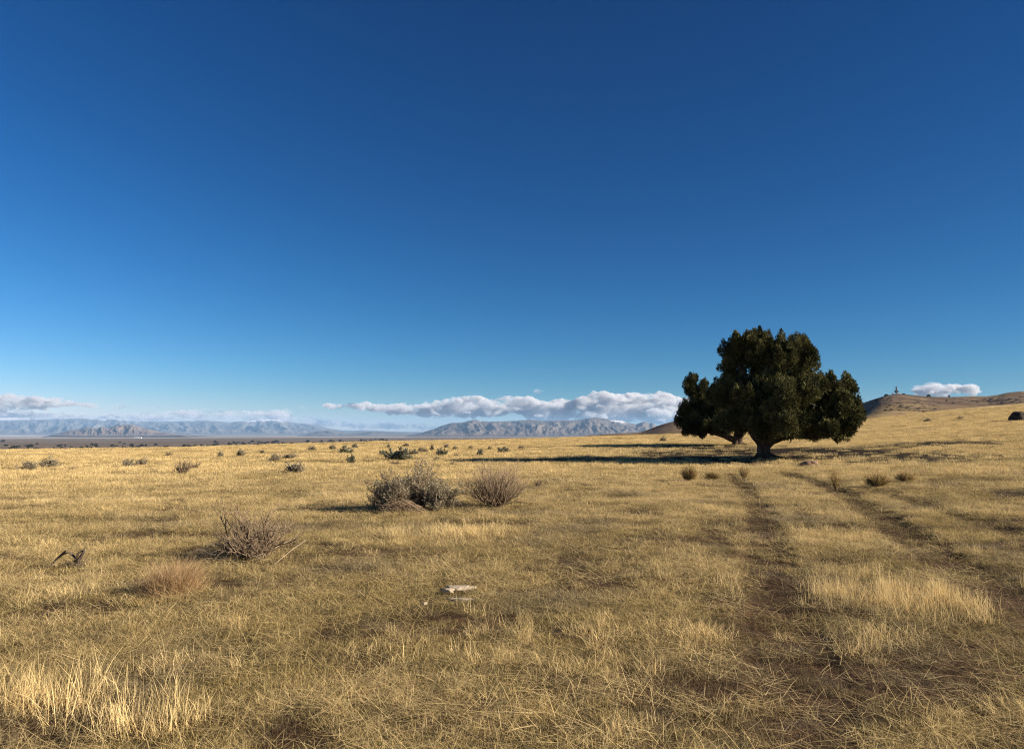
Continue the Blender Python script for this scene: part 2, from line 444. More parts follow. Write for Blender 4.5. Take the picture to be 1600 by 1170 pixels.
KINDS_ = []
def add_kind(parts):
    v, t, a = join_blades(parts); KINDS_.append((v, t, a)); return len(KINDS_) - 1
g = np.random.default_rng(3)
K_MAT  = [add_kind([blades(70, .15, (.04, .11), (1.15, .3), .0026, .6, g, (0, .9)), blades(22, .14, (.05, .11), (.6, .35), .0024, .4, g, (.1, 1))]) for _ in range(7)]
K_MID  = [add_kind([blades(26, .10, (.09, .18), (.5, .32), .0025, .4, g, (.3, 1)), blades(30, .13, (.05, .11), (1.05, .3), .0025, .6, g)]) for _ in range(6)]
K_TALL = [add_kind([blades(24, .10, (.18, .36), (.24, .18), .0027, .25, g, (.4, 1)), blades(26, .13, (.07, .16), (.8, .4), .0026, .6, g, (.2, .9))]) for _ in range(6)]
K_FALL = [add_kind([blades(12, .18, (.2, .48), (1.44, .08), .0034, .15, g, (.4, 1), .05), blades(9, .2, (.12, .36), (1.2, .25), .0028, .3, g, (.4, 1), .04)]) for _ in range(6)]
K_FARG = [add_kind([blades(80, .42, (.10, .23), (.45, .3), .010, .4, g, (.1, 1)), blades(46, .45, (.06, .14), (1.0, .3), .012, .6, g)]) for _ in range(6)]

def scatter_points():
    out = []   # x, y, kind, scale_xy, scale_z, gold, grey, bright
    def sample(n, r0, r1, half=R(40)):
        r = np.sqrt(rng.uniform(r0**2, r1**2, n)); t = rng.uniform(-half, half, n)
        return r * np.sin(t), r * np.cos(t), r
    def emit(x, y, kinds, sxy, sz, gold, grey, bright):
        n = len(x); k = rng.choice(kinds, n)
        out.append(np.stack([x, y, k, sxy * np.ones(n), sz * np.ones(n), np.clip(gold, 0, 1) * np.ones(n), np.clip(grey, 0, 1) * np.ones(n), bright * np.ones(n)], 1))
    def fields(x, y, r):
        b = bare_mask(x, y); du = ell(x, y, DUFF_SHADE_W, .45)
        p1 = fbm(x / 2.6, y / 1.8, 4, 101); p2 = fbm(x / .8, y / .8, 3, 111); p3 = fbm(x / 6, y / 4, 3, 121)
        gold = .30 + .52 * sstep(6, 20, r) + .8 * p1 + .35 * p3
        grey = sstep(.02, .5, fbm(x / 1.9 + 40, y / 1.9, 4, 131)) * (1 - .6 * sstep(10, 30, r))
        return b, du, gold, grey, p1, p2, p3
    for (r0, r1, dm, dd, sc) in [(2.6, 7, 105, 44, .82), (7, 12, 80, 28, .97), (12, 20, 50, 12, 1.25), (20, 30, 28, 5, 1.65)]:
        area = R(80) * .5 * (r1**2 - r0**2)
        # the matted carpet
        n = int(area * dm); x, y, r = sample(n, r0, r1); b, du, gold, grey, p1, p2, p3 = fields(x, y, r)
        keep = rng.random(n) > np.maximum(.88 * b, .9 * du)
        emit(x[keep], y[keep], K_MAT, sc * rng.uniform(.8, 1.3, keep.sum()), sc**.5 * rng.uniform(.7, 1.2, keep.sum()), (gold - .12 + rng.normal(0, .12, n))[keep], (grey + rng.normal(0, .12, n))[keep], (rng.uniform(.65, 1.25, n) * (1 - .35 * np.clip(b * 1.5, 0, 1)))[keep])
        # middling grass
        n = int(area * dm * .55); x, y, r = sample(n, r0, r1); b, du, gold, grey, p1, p2, p3 = fields(x, y, r)
        dens = np.clip(.30 + 1.3 * p2 + .9 * p1 + .35 * sstep(8, 20, r), 0, 1) * (1 - .95 * b) * (1 - .96 * du)
        keep = rng.random(n) < dens
        emit(x[keep], y[keep], K_MID, sc * rng.uniform(.8, 1.25, keep.sum()), (rng.uniform(.5, 1.15, n) * (.7 + .3 * sstep(5, 12, r)))[keep], (gold + .1 + rng.normal(0, .14, n))[keep], (grey * .6 + rng.normal(0, .1, n))[keep], rng.uniform(.8, 1.2, keep.sum()))
        # tall straw
        n = int(area * dm * .4); x, y, r = sample(n, r0, r1); b, du, gold, grey, p1, p2, p3 = fields(x, y, r)
        dens = sstep(.08, .55, p1 + .6 * p2 + .10 * sstep(8, 20, r)) * (1 - b) * (1 - .98 * du)
        keep = rng.random(n) < dens * (.04 + .34 * sstep(6, 13, r))
        emit(x[keep], y[keep], K_TALL, sc * rng.uniform(.7, 1.2, keep.sum()), (rng.uniform(.35, .8, n) * (.75 + .25 * sstep(6, 12, r)))[keep], (gold + .3 + rng.normal(0, .15, n))[keep], (grey * .3)[keep], rng.uniform(.85, 1.2, keep.sum()))
        # scattered dark weed stems
        n = int(area * dm * .10); x, y, r = sample(n, r0, r1); b, du, gold, grey, p1, p2, p3 = fields(x, y, r)
        emit(x, y, K_MID, sc * rng.uniform(.7, 1.3, n), rng.uniform(.5, 1.0, n), .1, .9, rng.uniform(.25, .55, n))
        # fallen stalks
        n = int(area * dd); x, y, r = sample(n, r0, r1); b, du, gold, grey, p1, p2, p3 = fields(x, y, r)
        keep = rng.random(n) > .55 * b
        emit(x[keep], y[keep], K_FALL, sc**.5 * rng.uniform(.7, 1.3, keep.sum()), rng.uniform(.7, 1.3, keep.sum()), (gold + .15 + rng.normal(0, .2, n))[keep], (.15 + grey * .6 + rng.normal(0, .15, n))[keep], rng.uniform(.8, 1.25, keep.sum()))
    for (r0, r1, d, sc) in [(24, 40, 9, .75), (40, 70, 5.0, 1.0), (70, 120, 2.2, 1.4), (120, 215, .8, 2.0)]:
        area = R(80) * .5 * (r1**2 - r0**2); n = int(area * d); x, y, r = sample(n, r0, r1)
        b, du, gold, grey, p1, p2, p3 = fields(x, y, r)
        far = sstep(.04, .36, fbm(x / 11, y / 5, 4, 161))
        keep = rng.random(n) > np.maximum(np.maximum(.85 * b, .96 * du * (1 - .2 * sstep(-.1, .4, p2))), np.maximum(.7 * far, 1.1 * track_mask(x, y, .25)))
        hgt = rng.uniform(.55, 1.15, n) * (1 + .6 * p3)
        gg = gold + .09 - .6 * far + rng.normal(0, .16, n) + .4 * fbm(x / 14, y / 9, 3, 151)
        th = np.arctan2(x, y); rc = np.interp(th, TH, CREST_D) / np.cos(th)
        keep &= (r < rc * 1.25) | (th > R(8))
        emit(x[keep], y[keep], K_FARG, (sc * rng.uniform(.8, 1.25, n))[keep], (hgt * (.8 + .2 * sc))[keep], gg[keep], (grey * .45)[keep], np.where(rng.random(keep.sum()) < .07, rng.uniform(.3, .6, keep.sum()), rng.uniform(.75, 1.2, keep.sum())))
    # named tall clumps seen in the photograph: (pixel, spread in m, number, height)
    for (px, py, sx, sy, n, hh) in [(40, 1100, .32, .12, 34, 1.35), (245, 1135, .16, .12, 14, 1.1), (305, 1045, .18, .1, 12, .95), (1330, 925, .55, .35, 60, .95), (1420, 940, .6, .35, 70, 1.0), (1490, 945, .4, .3, 36, .95), (1250, 835, .7, .6, 50, .8),
                                   (715, 835, .4, .3, 40, 1.0), (755, 835, .4, .3, 26, .9), (975, 990, .5, .3, 36, .9), (640, 1010, .35, .25, 18, .9), (870, 985, .5, .3, 26, .85), (345, 980, .1, .1, 8, .9), (90, 930, .3, .2, 16, 1.0), (930, 1050, .3, .2, 14, .8),
                                   (1080, 995, .3, .2, 18, .8), (1340, 1000, .3, .2, 22, .8), (1245, 1165, .1, .06, 7, .7), (1540, 1120, .3, .2, 12, .5), (610, 1090, .2, .15, 8, .6), (985, 1150, .12, .08, 6, .6)]:
        c = hit(px, py); x = c[0] + rng.normal(0, sx, n); y = c[1] + rng.normal(0, sy, n); r = np.hypot(x, y)
        sel = (r > 2.4) & (rng.random(n) > 1.1 * track_mask(x, y, .04)); x = x[sel]; y = y[sel]; n = len(x)
        emit(x, y, K_TALL, rng.uniform(.8, 1.2, n) * max(1, (c[1] / 9)**.5), hh * (.62 if 840 < py < 1080 and px < 1200 else .85) * rng.uniform(.55, 1.1, n), .8 + rng.normal(0, .12, n), np.zeros(n), rng.uniform(.95, 1.25, n))
    return np.concatenate(out)

SC = scatter_points()
# keep the grass off the trunks and stones set in it
SC_Z = ground(SC[:, 0], SC[:, 1]) - (.02 + .03 * sstep(6, 12, np.hypot(SC[:, 0], SC[:, 1]))) * track_mask(SC[:, 0], SC[:, 1])
src = bpy.data.collections.new('grass_kinds')
for i, (v, t, a) in enumerate(KINDS_):
    me = mesh_np('grass_tuft_%02d' % i, v, [t], {'tint': a}); me.materials.append(M_GRASS)
    src.objects.link(bpy.data.objects.new('grass_tuft_%02d' % i, me))
pm = bpy.data.meshes.new('grass')
pm.vertices.add(len(SC)); pm.vertices.foreach_set('co', np.stack([SC[:, 0], SC[:, 1], SC_Z], 1).astype(np.float32).ravel())
def fa(name, v, typ='FLOAT'):
    a = pm.attributes.new(name, typ, 'POINT')
    a.data.foreach_set('vector' if typ == 'FLOAT_VECTOR' else 'value', np.ascontiguousarray(v).ravel())
fa('kind_index', SC[:, 2].astype(np.int32), 'INT')
fa('spin', np.stack([rng.normal(0, .08, len(SC)), rng.normal(0, .08, len(SC)), rng.uniform(0, 6.283, len(SC))], 1).astype(np.float32), 'FLOAT_VECTOR')
fa('size', np.stack([SC[:, 3], SC[:, 3], SC[:, 4]], 1).astype(np.float32), 'FLOAT_VECTOR')
fa('gold', SC[:, 5].astype(np.float32)); fa('grey', SC[:, 6].astype(np.float32)); fa('bright', SC[:, 7].astype(np.float32))
grass = tag(link('grass', pm, M_GRASS), 'dry golden grass covering the open field', None, None, 'stuff')
ng = bpy.data.node_groups.new('grass_scatter', 'GeometryNodeTree')
ng.interface.new_socket('Geometry', in_out='INPUT', socket_type='NodeSocketGeometry'); ng.interface.new_socket('Geometry', in_out='OUTPUT', socket_type='NodeSocketGeometry')
N = ng.nodes.new
gi, go, ci, ip = N('NodeGroupInput'), N('NodeGroupOutput'), N('GeometryNodeCollectionInfo'), N('GeometryNodeInstanceOnPoints')
ci.inputs['Collection'].default_value = src; ci.inputs['Separate Children'].default_value = True; ci.inputs['Reset Children'].default_value = True
def na(name, typ):
    a = N('GeometryNodeInputNamedAttribute'); a.data_type = typ; a.inputs['Name'].default_value = name
    return [o for o in a.outputs if o.enabled and o.name == 'Attribute'][0]
Lk = ng.links.new
Lk(gi.outputs[0], ip.inputs['Points']); Lk(ci.outputs[0], ip.inputs['Instance']); ip.inputs['Pick Instance'].default_value = True
Lk(na('kind_index', 'INT'), ip.inputs['Instance Index']); Lk(na('spin', 'FLOAT_VECTOR'), ip.inputs['Rotation']); Lk(na('size', 'FLOAT_VECTOR'), ip.inputs['Scale'])
Lk(ip.outputs[0], go.inputs[0])
md = grass.modifiers.new('scatter', 'NODES'); md.node_group = ng
print('grass', len(SC), time.time() - T0)

# ------------------------------------------------------------------ shrubs
LUMPY = lambda az, ph, rg: .78 + .3 * math.sin(az * 2 + 1) + rg.uniform(-.22, .15)
def shrub_mesh(seed, n_stem, spread, h, w, levels=2, leaf=0, leaf_len=.03, leaf_w=.012, thick=.012, up=.5, asym=None, twig_n=7, wild=.18, sides=3, twig_len=.34):
    """Stems fan out from the root, fork into twigs; leaves cluster along the twigs. Size about w wide and h high (metres)."""
    rg = np.random.default_rng(seed); T = Tubes(); LC = []; LD = []
    def path(p, d, L, n, curl):
        P = [p]; d = d / np.linalg.norm(d)
        for _ in range(n):
            d = d + rg.normal(0, wild, 3) + np.array([0, 0, curl]); d /= np.linalg.norm(d)
            P.append(P[-1] + d * L / n)
        return np.array(P), d
    for i in range(n_stem):
        az = rg.uniform(0, 2 * math.pi); ph = spread * math.sqrt(rg.random())
        dx = math.sin(ph) * math.cos(az); dy = math.sin(ph) * math.sin(az); dz = math.cos(ph)
        e = 1 / math.sqrt((dx * dx + dy * dy) / (w * .5)**2 + dz * dz / h**2) * rg.uniform(.72, 1.05)
        if asym is not None: e *= asym(az, ph, rg)
        p0 = np.array([rg.normal(0, .03 * w), rg.normal(0, .03 * w), -.02])
        P, d = path(p0, np.array([dx, dy, dz]), e * .78, 5, .03)
        th = thick * rg.uniform(.6, 1.1)
        T.tube(P, np.linspace(th, th * .4, len(P)), sides, rg.random() * .6)
        for k in range(twig_n):
            t = rg.uniform(.25, 1.0); q = P[0] + (P[-1] - P[0]) * 0
            f = t * (len(P) - 1); a = int(min(f, len(P) - 2)); q = P[a] + (P[a + 1] - P[a]) * (f - a)
            dd = (P[a + 1] - P[a]); dd = dd / np.linalg.norm(dd) + rg.normal(0, .5, 3) + np.array([0, 0, up]); 
            L = e * twig_len * rg.uniform(.6, 1.1)
            P2, d2 = path(q, dd, L, 3, .05)
            T.tube(P2, np.linspace(th * .42, th * .16, len(P2)), 3, rg.uniform(.1, 1))
            ends = [(P2, L)]
            if levels > 2:
                for _ in range(3):
                    f2 = rg.uniform(.3, .95) * 3; a2 = int(min(f2, 2)); q2 = P2[a2] + (P2[a2 + 1] - P2[a2]) * (f2 - a2)
                    P3, d3 = path(q2, d2 + rg.normal(0, .5, 3) + np.array([0, 0, up]), L * .5, 2, .05)
                    T.tube(P3, np.linspace(th * .22, th * .1, len(P3)), 3, rg.uniform(.2, 1)); ends.append((P3, L * .5))
            if leaf:
                for PP, LL in ends:
                    for _ in range(leaf):
                        f3 = (1 - rg.random()**1.6 * .8) * (len(PP) - 1); a3 = int(min(f3, len(PP) - 2))
                        LC.append(PP[a3] + (PP[a3 + 1] - PP[a3]) * (f3 - a3) + rg.normal(0, .008, 3)); LD.append(PP[-1] - PP[0] + rg.normal(0, LL * .5, 3))
    br = T.mesh('branches')
    lf = None
    if leaf:
        C = np.array(LC); D = np.array(LD); n = len(C)
        lf = leaf_mesh('foliage', C, D, rg.uniform(.6, 1.3, n) * leaf_len, rg.uniform(.7, 1.2, n) * leaf_w, rg.random(n), rg)
    return br, lf

def make_shrub(name, loc, label, cat, group, mats, rz=0, scale=None, **kw):
    br, lf = shrub_mesh(**kw)
    t = thing(name, loc, label, cat, group, rz, scale)
    link('branches', br, mats[0], t)
    if lf is not None: link('foliage', lf, mats[1], t)
    return t

def size_at(px, py):
    p = hit(px, py); return p, p[1] / F           # metres per photograph pixel

# --- the near ones, each built for itself
p, k = size_at(398, 872)
make_shrub('sagebrush', p, 'bare dead sagebrush with pale fallen twigs, behind the russet bunchgrass', 'shrub', None, (M_TWIG, M_TWIG), seed=11, n_stem=60, spread=1.2, h=94 * k, w=182 * k, levels=3, twig_n=11, thick=.013, up=.35, wild=.16,
           asym=lambda az, ph, rg: 1.0 if ph < .35 else (rg.choice([.55, .8, 1.05])))
T = Tubes(); rg = np.random.default_rng(5)
for i in range(95):        # heap of pale fallen twigs at its foot
    c = np.array([rg.normal(-.30, .2), rg.normal(-.18, .12), rg.uniform(.02, .24)]); a = rg.normal(.3, .7); L = rg.uniform(.15, .5)
    d = np.array([math.cos(a), math.sin(a) * .7, rg.normal(.05, .25)]) * L * .5; b = np.array([0, 0, rg.uniform(.0, .06)])
    c[2] *= math.exp(-((c[0] + .3)**2) / .12)
    T.tube([c - d, c + b, c + d], [.002, .003, .0015], 3, rg.uniform(.2, 1))
tg = thing('twig_heap', p, 'low heap of pale bleached twigs leaning on the bare dead sagebrush', 'twigs'); link('twigs', T.mesh('twigs'), M_TWIGGREY, tg)
for (x0, y0, x1, y1, z1, lab) in [(395, 877, 465, 834, .16, 'long pale dead stalk lying aslant before the dead sagebrush'), (428, 882, 478, 838, .14, 'shorter pale stalk propped beside the dead sagebrush, outermost of two')]:
    a, b = hit(x0, y0), hit(x1, y1 + 22); T = Tubes(); b = b + [0, 0, z1]; T.tube([a * 0, (b - a) * .5 + [0, 0, .015], b - a], [.005, .004, .003], 5, .8)
    tag(link('dry_stalk', T.mesh('dry_stalk'), M_TWIGGREY, None, a), lab, 'stalk')

p, k = size_at(268, 926)
def bunch(seed, n, rad, h, spread, w=.003):
    rg = np.random.default_rng(seed)
    return blades(n, rad, (h * .55, h * 1.05), (spread, .25), w, .35, rg, (.0, 1))
v, t, a = join_blades([bunch(1, 2000, .22, 82 * k, .55), bunch(2, 900, .34, 66 * k, .9), blades(160, .2, (.1, .25), (1.2, .2), .003, .5, np.random.default_rng(6))])
v[:, 0] += .18 * v[:, 2]
tt = thing('bunchgrass', p, 'rounded russet bunchgrass clump in front of the dead sagebrush', 'grass clump'); link('blades', mesh_np('blades', v, [t], {'tint': a}), M_RED, tt)

# pair of big sagebrushes in the middle distance
p, k = size_at(612, 797)
make_shrub('sagebrush', p, 'rounded grey-green sagebrush, the low dome at one end of the sagebrush row', 'shrub', 'sagebrush row', (M_TWIG, M_SAGELEAF), seed=21, n_stem=64, spread=1.25, h=64 * k, w=98 * k, levels=3, twig_n=9, leaf=4, leaf_len=.045, leaf_w=.014, thick=.012, up=.5)
p, k = size_at(652, 794)
make_shrub('sagebrush', p, 'tallest sagebrush of the row, two spiky leafy arms sticking up', 'shrub', 'sagebrush row', (M_TWIG, M_SAGELEAF), seed=24, n_stem=60, spread=.95, h=78 * k, w=100 * k, levels=3, twig_n=10, leaf=7, leaf_len=.045, leaf_w=.014, thick=.014, up=.6,
           asym=lambda az, ph, rg: (1.06 if ((.08 < ph < .5) and (abs(math.cos(az)) > .6)) else .6))
p, k = size_at(690, 796)
make_shrub('sagebrush', p, 'low dark sagebrush spreading between the tall spiky one and the fan of bare stems', 'shrub', 'sagebrush row', (M_TWIG, M_SAGELEAF), seed=26, n_stem=50, spread=1.35, h=46 * k, w=88 * k, levels=3, twig_n=8, leaf=4, leaf_len=.045, leaf_w=.014, thick=.011, up=.3)
p, k = size_at(772, 793)
make_shrub('rabbitbrush', p, 'wide fan of bare brown rabbitbrush stems at one end of the sagebrush row', 'shrub', None, (M_TWIG, M_TWIG), seed=31, n_stem=150, spread=1.15, h=76 * k, w=168 * k, levels=2, twig_n=7, thick=.009, up=.75, wild=.09, twig_len=.4)
T = Tubes(); rg = np.random.default_rng(8); p, k = size_at(628, 800)
for i in range(170):
    a = rg.normal(0, .35); L = rg.uniform(.25, .6); u = rg.uniform(-1, 1); 
    c = np.array([u * .36, rg.normal(0, .12), (.02 + .22 * rg.random()) * (1 - u * u) + .02])
    d = np.array([math.cos(a), .5 * math.sin(a), rg.normal(-.1, .2)]) * L * .5
    T.tube([c - d * [1, 1, 1.0] - [0, 0, .05], c + [0, 0, .03], c + d - [0, 0, .05]], [.004, .005, .003], 3, rg.uniform(.1, .9))
tg = thing('twig_heap', p, 'grey mound of matted fallen stems at the foot of the sagebrush row', 'twigs'); link('twigs', T.mesh('twigs'), M_TWIG, tg)

# twisted dead branch
p, k = size_at(108, 886); T = Tubes(); rg = np.random.default_rng(9)
def wob(P, amp):
    P = np.array(P, float); return P + rg.normal(0, amp, P.shape)
T.tube(wob([(-.26, 0, .02), (-.2, .02, .12), (-.1, 0, .2), (.0, .02, .21), (.06, .03, .12), (.1, .0, .0)], .008), [.014, .018, .02, .018, .016, .014], 6, .4)
T.tube(wob([(-.1, 0, .2), (-.04, -.03, .24), (.0, -.02, .25)], .004), [.016, .012, .005], 5, .3)
T.tube(wob([(.05, 0, .0), (.12, 0, .1), (.19, .01, .2), (.21, .0, .3)], .006), [.03, .032, .02, .004], 6, .1)
T.tube(wob([(.08, -.02, .08), (.13, 0, .22), (.2, .02, .25)], .004), [.014, .014, .006], 5, .2)
T.tube(wob([(.0, -.03, .06), (.1, -.05, .05), (.22, -.05, .02)], .004), [.02, .03, .02], 6, .15)
for i in range(40):
    c = np.array([rg.normal(.1, .1), rg.normal(-.02, .06), .02]); d = np.array([rg.normal(0, .1), rg.normal(0, .05), rg.uniform(.03, .14)]); T.tube([c, c + d * .6, c + d], [.005, .004, .002], 3, rg.random())
tg = thing('dead_branch', p, 'twisted dark dead branch arching out of the grass', 'dead wood'); o = link('wood', T.mesh('wood'), M_DARKWOOD, tg); o.scale = (.85, .85, .8)

# --- prototypes for the farther ones: unit width and height about 1 x .6 m
PROTO = {}
SPEC = {'sage': (dict(asym=LUMPY, n_stem=34, spread=1.3, h=.55, w=1.0, levels=2, twig_n=9, leaf=9, leaf_len=.075, leaf_w=.028, thick=.016, up=.45), (M_TWIG, M_SAGELEAF), 'sagebrush'),
        'grey': (dict(asym=LUMPY, n_stem=46, spread=1.25, h=.55, w=1.0, levels=3, twig_n=7, leaf=3, leaf_len=.06, leaf_w=.022, thick=.015, up=.5), (M_TWIGGREY, M_SAGELEAF), 'sagebrush'),
        'green': (dict(asym=LUMPY, n_stem=34, spread=1.3, h=.6, w=1.0, levels=2, twig_n=9, leaf=12, leaf_len=.085, leaf_w=.035, thick=.016, up=.5), (M_TWIG, M_GREENLEAF), 'sagebrush'),
        'twig': (dict(asym=LUMPY, n_stem=60, spread=1.1, h=.6, w=1.0, levels=2, twig_n=9, thick=.013, up=.6, wild=.1), (M_TWIG, M_TWIG), 'rabbitbrush'),
        'wisp': (dict(n_stem=26, spread=.95, h=.6, w=1.0, levels=3, twig_n=7, thick=.012, up=.6, wild=.12), (M_OLIVE, M_OLIVE), 'twiggy_brush'),
        'olive': (dict(n_stem=170, spread=1.15, h=.55, w=1.0, levels=2, twig_n=6, thick=.010, up=.8, wild=.08), (M_OLIVE, M_OLIVE), 'rabbitbrush')}
def place(kind, var, loc, w, h, label, group=None, rz=None):
    key = (kind, var); kw, mats, nm = SPEC[kind]
    rz = (hash(label) % 628) / 100 if rz is None else rz
    rz = (sum(map(ord, label)) % 628) / 100.
    sc = (w, w, h / kw['h'])
    if key not in PROTO:
        PROTO[key] = make_shrub(nm, loc, label, 'shrub', group, mats, rz, sc, seed=100 + 7 * var + len(kind), **kw)
    else: dup(PROTO[key], loc, label, 'shrub', group, rz, sc)

FARS = [  # kind, variant, px, base py, width px, height px, label
 ('grey', 0, 45, 735, 34, 13, 'low grey sagebrush, smaller of the pair nearest the dark valley edge'),
 ('grey', 1, 77, 730, 36, 15, 'taller grey sagebrush beside the small low one at the pale field edge'),
 ('twig', 0, 113, 735, 28, 8, 'flat brown brush just beyond the pair of grey sagebrushes'),
 ('grey', 0, 200, 729, 26, 11, 'small grey half of a two-lobed sagebrush on the open grass'),
 ('grey', 1, 220, 727, 24, 11, 'pale bleached half of a two-lobed sagebrush on the open grass'),
 ('twig', 1, 285, 741, 46, 23, 'dark brown twiggy brush standing alone, biggest on the open grass'),
 ('twig', 0, 303, 732, 26, 12, 'brown brush tucked behind the biggest lone twiggy brush'),
 ('twig', 1, 264, 712, 20, 7, 'tiny reddish dead brush near the field crest'),
 ('sage', 0, 344, 714, 12, 9, 'little round sage tuft below the two dark juniper mounds'),
 ('sage', 1, 376, 713, 20, 11, 'small sage clump below the wider dark juniper mound'),
 ('grey', 0, 430, 721, 26, 11, 'grey sage clump beside a flatter paler one on the grass'),
 ('grey', 1, 452, 717, 28, 9, 'flat pale sage spreading beside the grey clump'),
 ('sage', 0, 410, 708, 12, 5, 'tiny sage dot near the pale grass strip'),
 ('sage', 1, 487, 704, 14, 7, 'small dark sage near the field crest, beside a smaller one'),
 ('sage', 0, 463, 739, 44, 15, 'low dark grey-green sagebrush alone on bright grass'),
 ('sage', 1, 520, 702, 16, 7, 'small sage with a lopsided top at the field crest'),
 ('green', 0, 541, 709, 24, 12, 'dark green bush in the middle of the narrow upright stack of bushes'),
 ('green', 1, 548, 723, 16, 13, 'lowest and slimmest bush of the narrow upright stack'),
 ('sage', 1, 555, 701, 16, 8, 'topmost bush of the narrow upright stack, on the crest'),
 ('sage', 0, 538, 701, 10, 5, 'small dot beside the topmost bush of the upright stack'),
 ('green', 1, 622, 719, 46, 20, 'widest blue-green bush, in the field above the sagebrush row'),
 ('green', 0, 597, 712, 16, 8, 'small green bush hugging the widest blue-green bush'),
 ('green', 0, 646, 711, 16, 9, 'rounded green bush touching the far flank of the widest blue-green one'),
 ('twig', 0, 618, 726, 26, 8, 'brown twigs at the foot of the widest blue-green bush'),
 ('sage', 0, 635, 698, 15, 6, 'flat sage clump on the crest above the widest blue-green bush'),
 ('sage', 1, 607, 699, 8, 6, 'tiny dark bush on the crest before the brown valley'),
 ('sage', 1, 660, 707, 18, 8, 'round sage between the widest blue-green bush and the leaning ones'),
 ('sage', 0, 675, 704, 9, 9, 'narrow upright sage at the middle of the crest cluster'),
 ('green', 1, 690, 712, 20, 12, 'green bush with a slanting top behind the tall spiky sagebrush'),
 ('grey', 0, 683, 719, 12, 5, 'tiny grey brush below the slant-topped green bush'),
 ('sage', 0, 698, 700, 12, 6, 'small sage on the crest behind the slant-topped green bush'),
 ('sage', 1, 711, 703, 12, 6, 'small sage on the crest next to the twin of it'),
 ('twig', 1, 712, 714, 14, 6, 'brown brush between the slant-topped bush and the round green one'),
 ('green', 0, 750, 712, 17, 10, 'round green bush behind the fan of bare stems'),
 ('sage', 0, 735, 701, 10, 5, 'tiny sage dot above and beside the round green bush'),
 ('sage', 1, 765, 703, 10, 6, 'little sage just beyond the round green bush'),
 ('green', 1, 786, 707, 25, 9, 'long low green bush beyond the fan of bare stems'),
 ('twig', 0, 776, 697, 9, 5, 'small rusty brush on the crest above the long low green bush'),
 ('sage', 1, 814, 702, 11, 6, 'small sage out on the crest beyond the shadow tips'),
 ('twig', 1, 707, 726, 16, 6, 'brown brush at the tip of the tree shadow'),
 ('twig', 0, 841, 762, 18, 16, 'small dark brush standing by itself beside the fan of bare stems'),
 ('twig', 1, 573, 757, 12, 8, 'small brown brush just beyond the rounded sagebrush of the row'),
 ('grey', 1, 1036, 690, 13, 8, 'grey tuft on the bright grass beyond the tree shadows'),
 ('olive', 0, 1076, 752, 36, 24, 'rounded olive-brown brush near the start of the wheel tracks'),
 ('olive', 1, 1112, 750, 34, 12, 'flat russet-brown brush between the rounded one and the wheel track'),
 ('wisp', 0, 1163, 748, 26, 20, 'sparse grey twiggy brush at the head of the wheel track'),
 ('wisp', 1, 1306, 763, 34, 28, 'wispy grey brush growing on the second wheel track'),
 ('olive', 0, 1370, 762, 50, 22, 'wide olive rabbitbrush, bigger of the joined pair on the slope'),
 ('olive', 1, 1414, 754, 38, 17, 'smaller olive rabbitbrush joined to the wide one on the slope'),
 ('twig', 0, 1575, 779, 44, 11, 'flat dark brush on the slope near the faint third track'),
 ('sage', 0, 1450, 659, 16, 5, 'low dark scrub on the bright slope below the mast hill'),
 ('twig', 1, 1500, 655, 20, 6, 'brown scrub on the bright slope beyond the low dark scrub'),
]
for kind, var, px, py, w, h, lab in FARS:
    p, k = size_at(px, py); place(kind, var, p, 1.15 * w * k, 1.3 * h * k, lab, None)

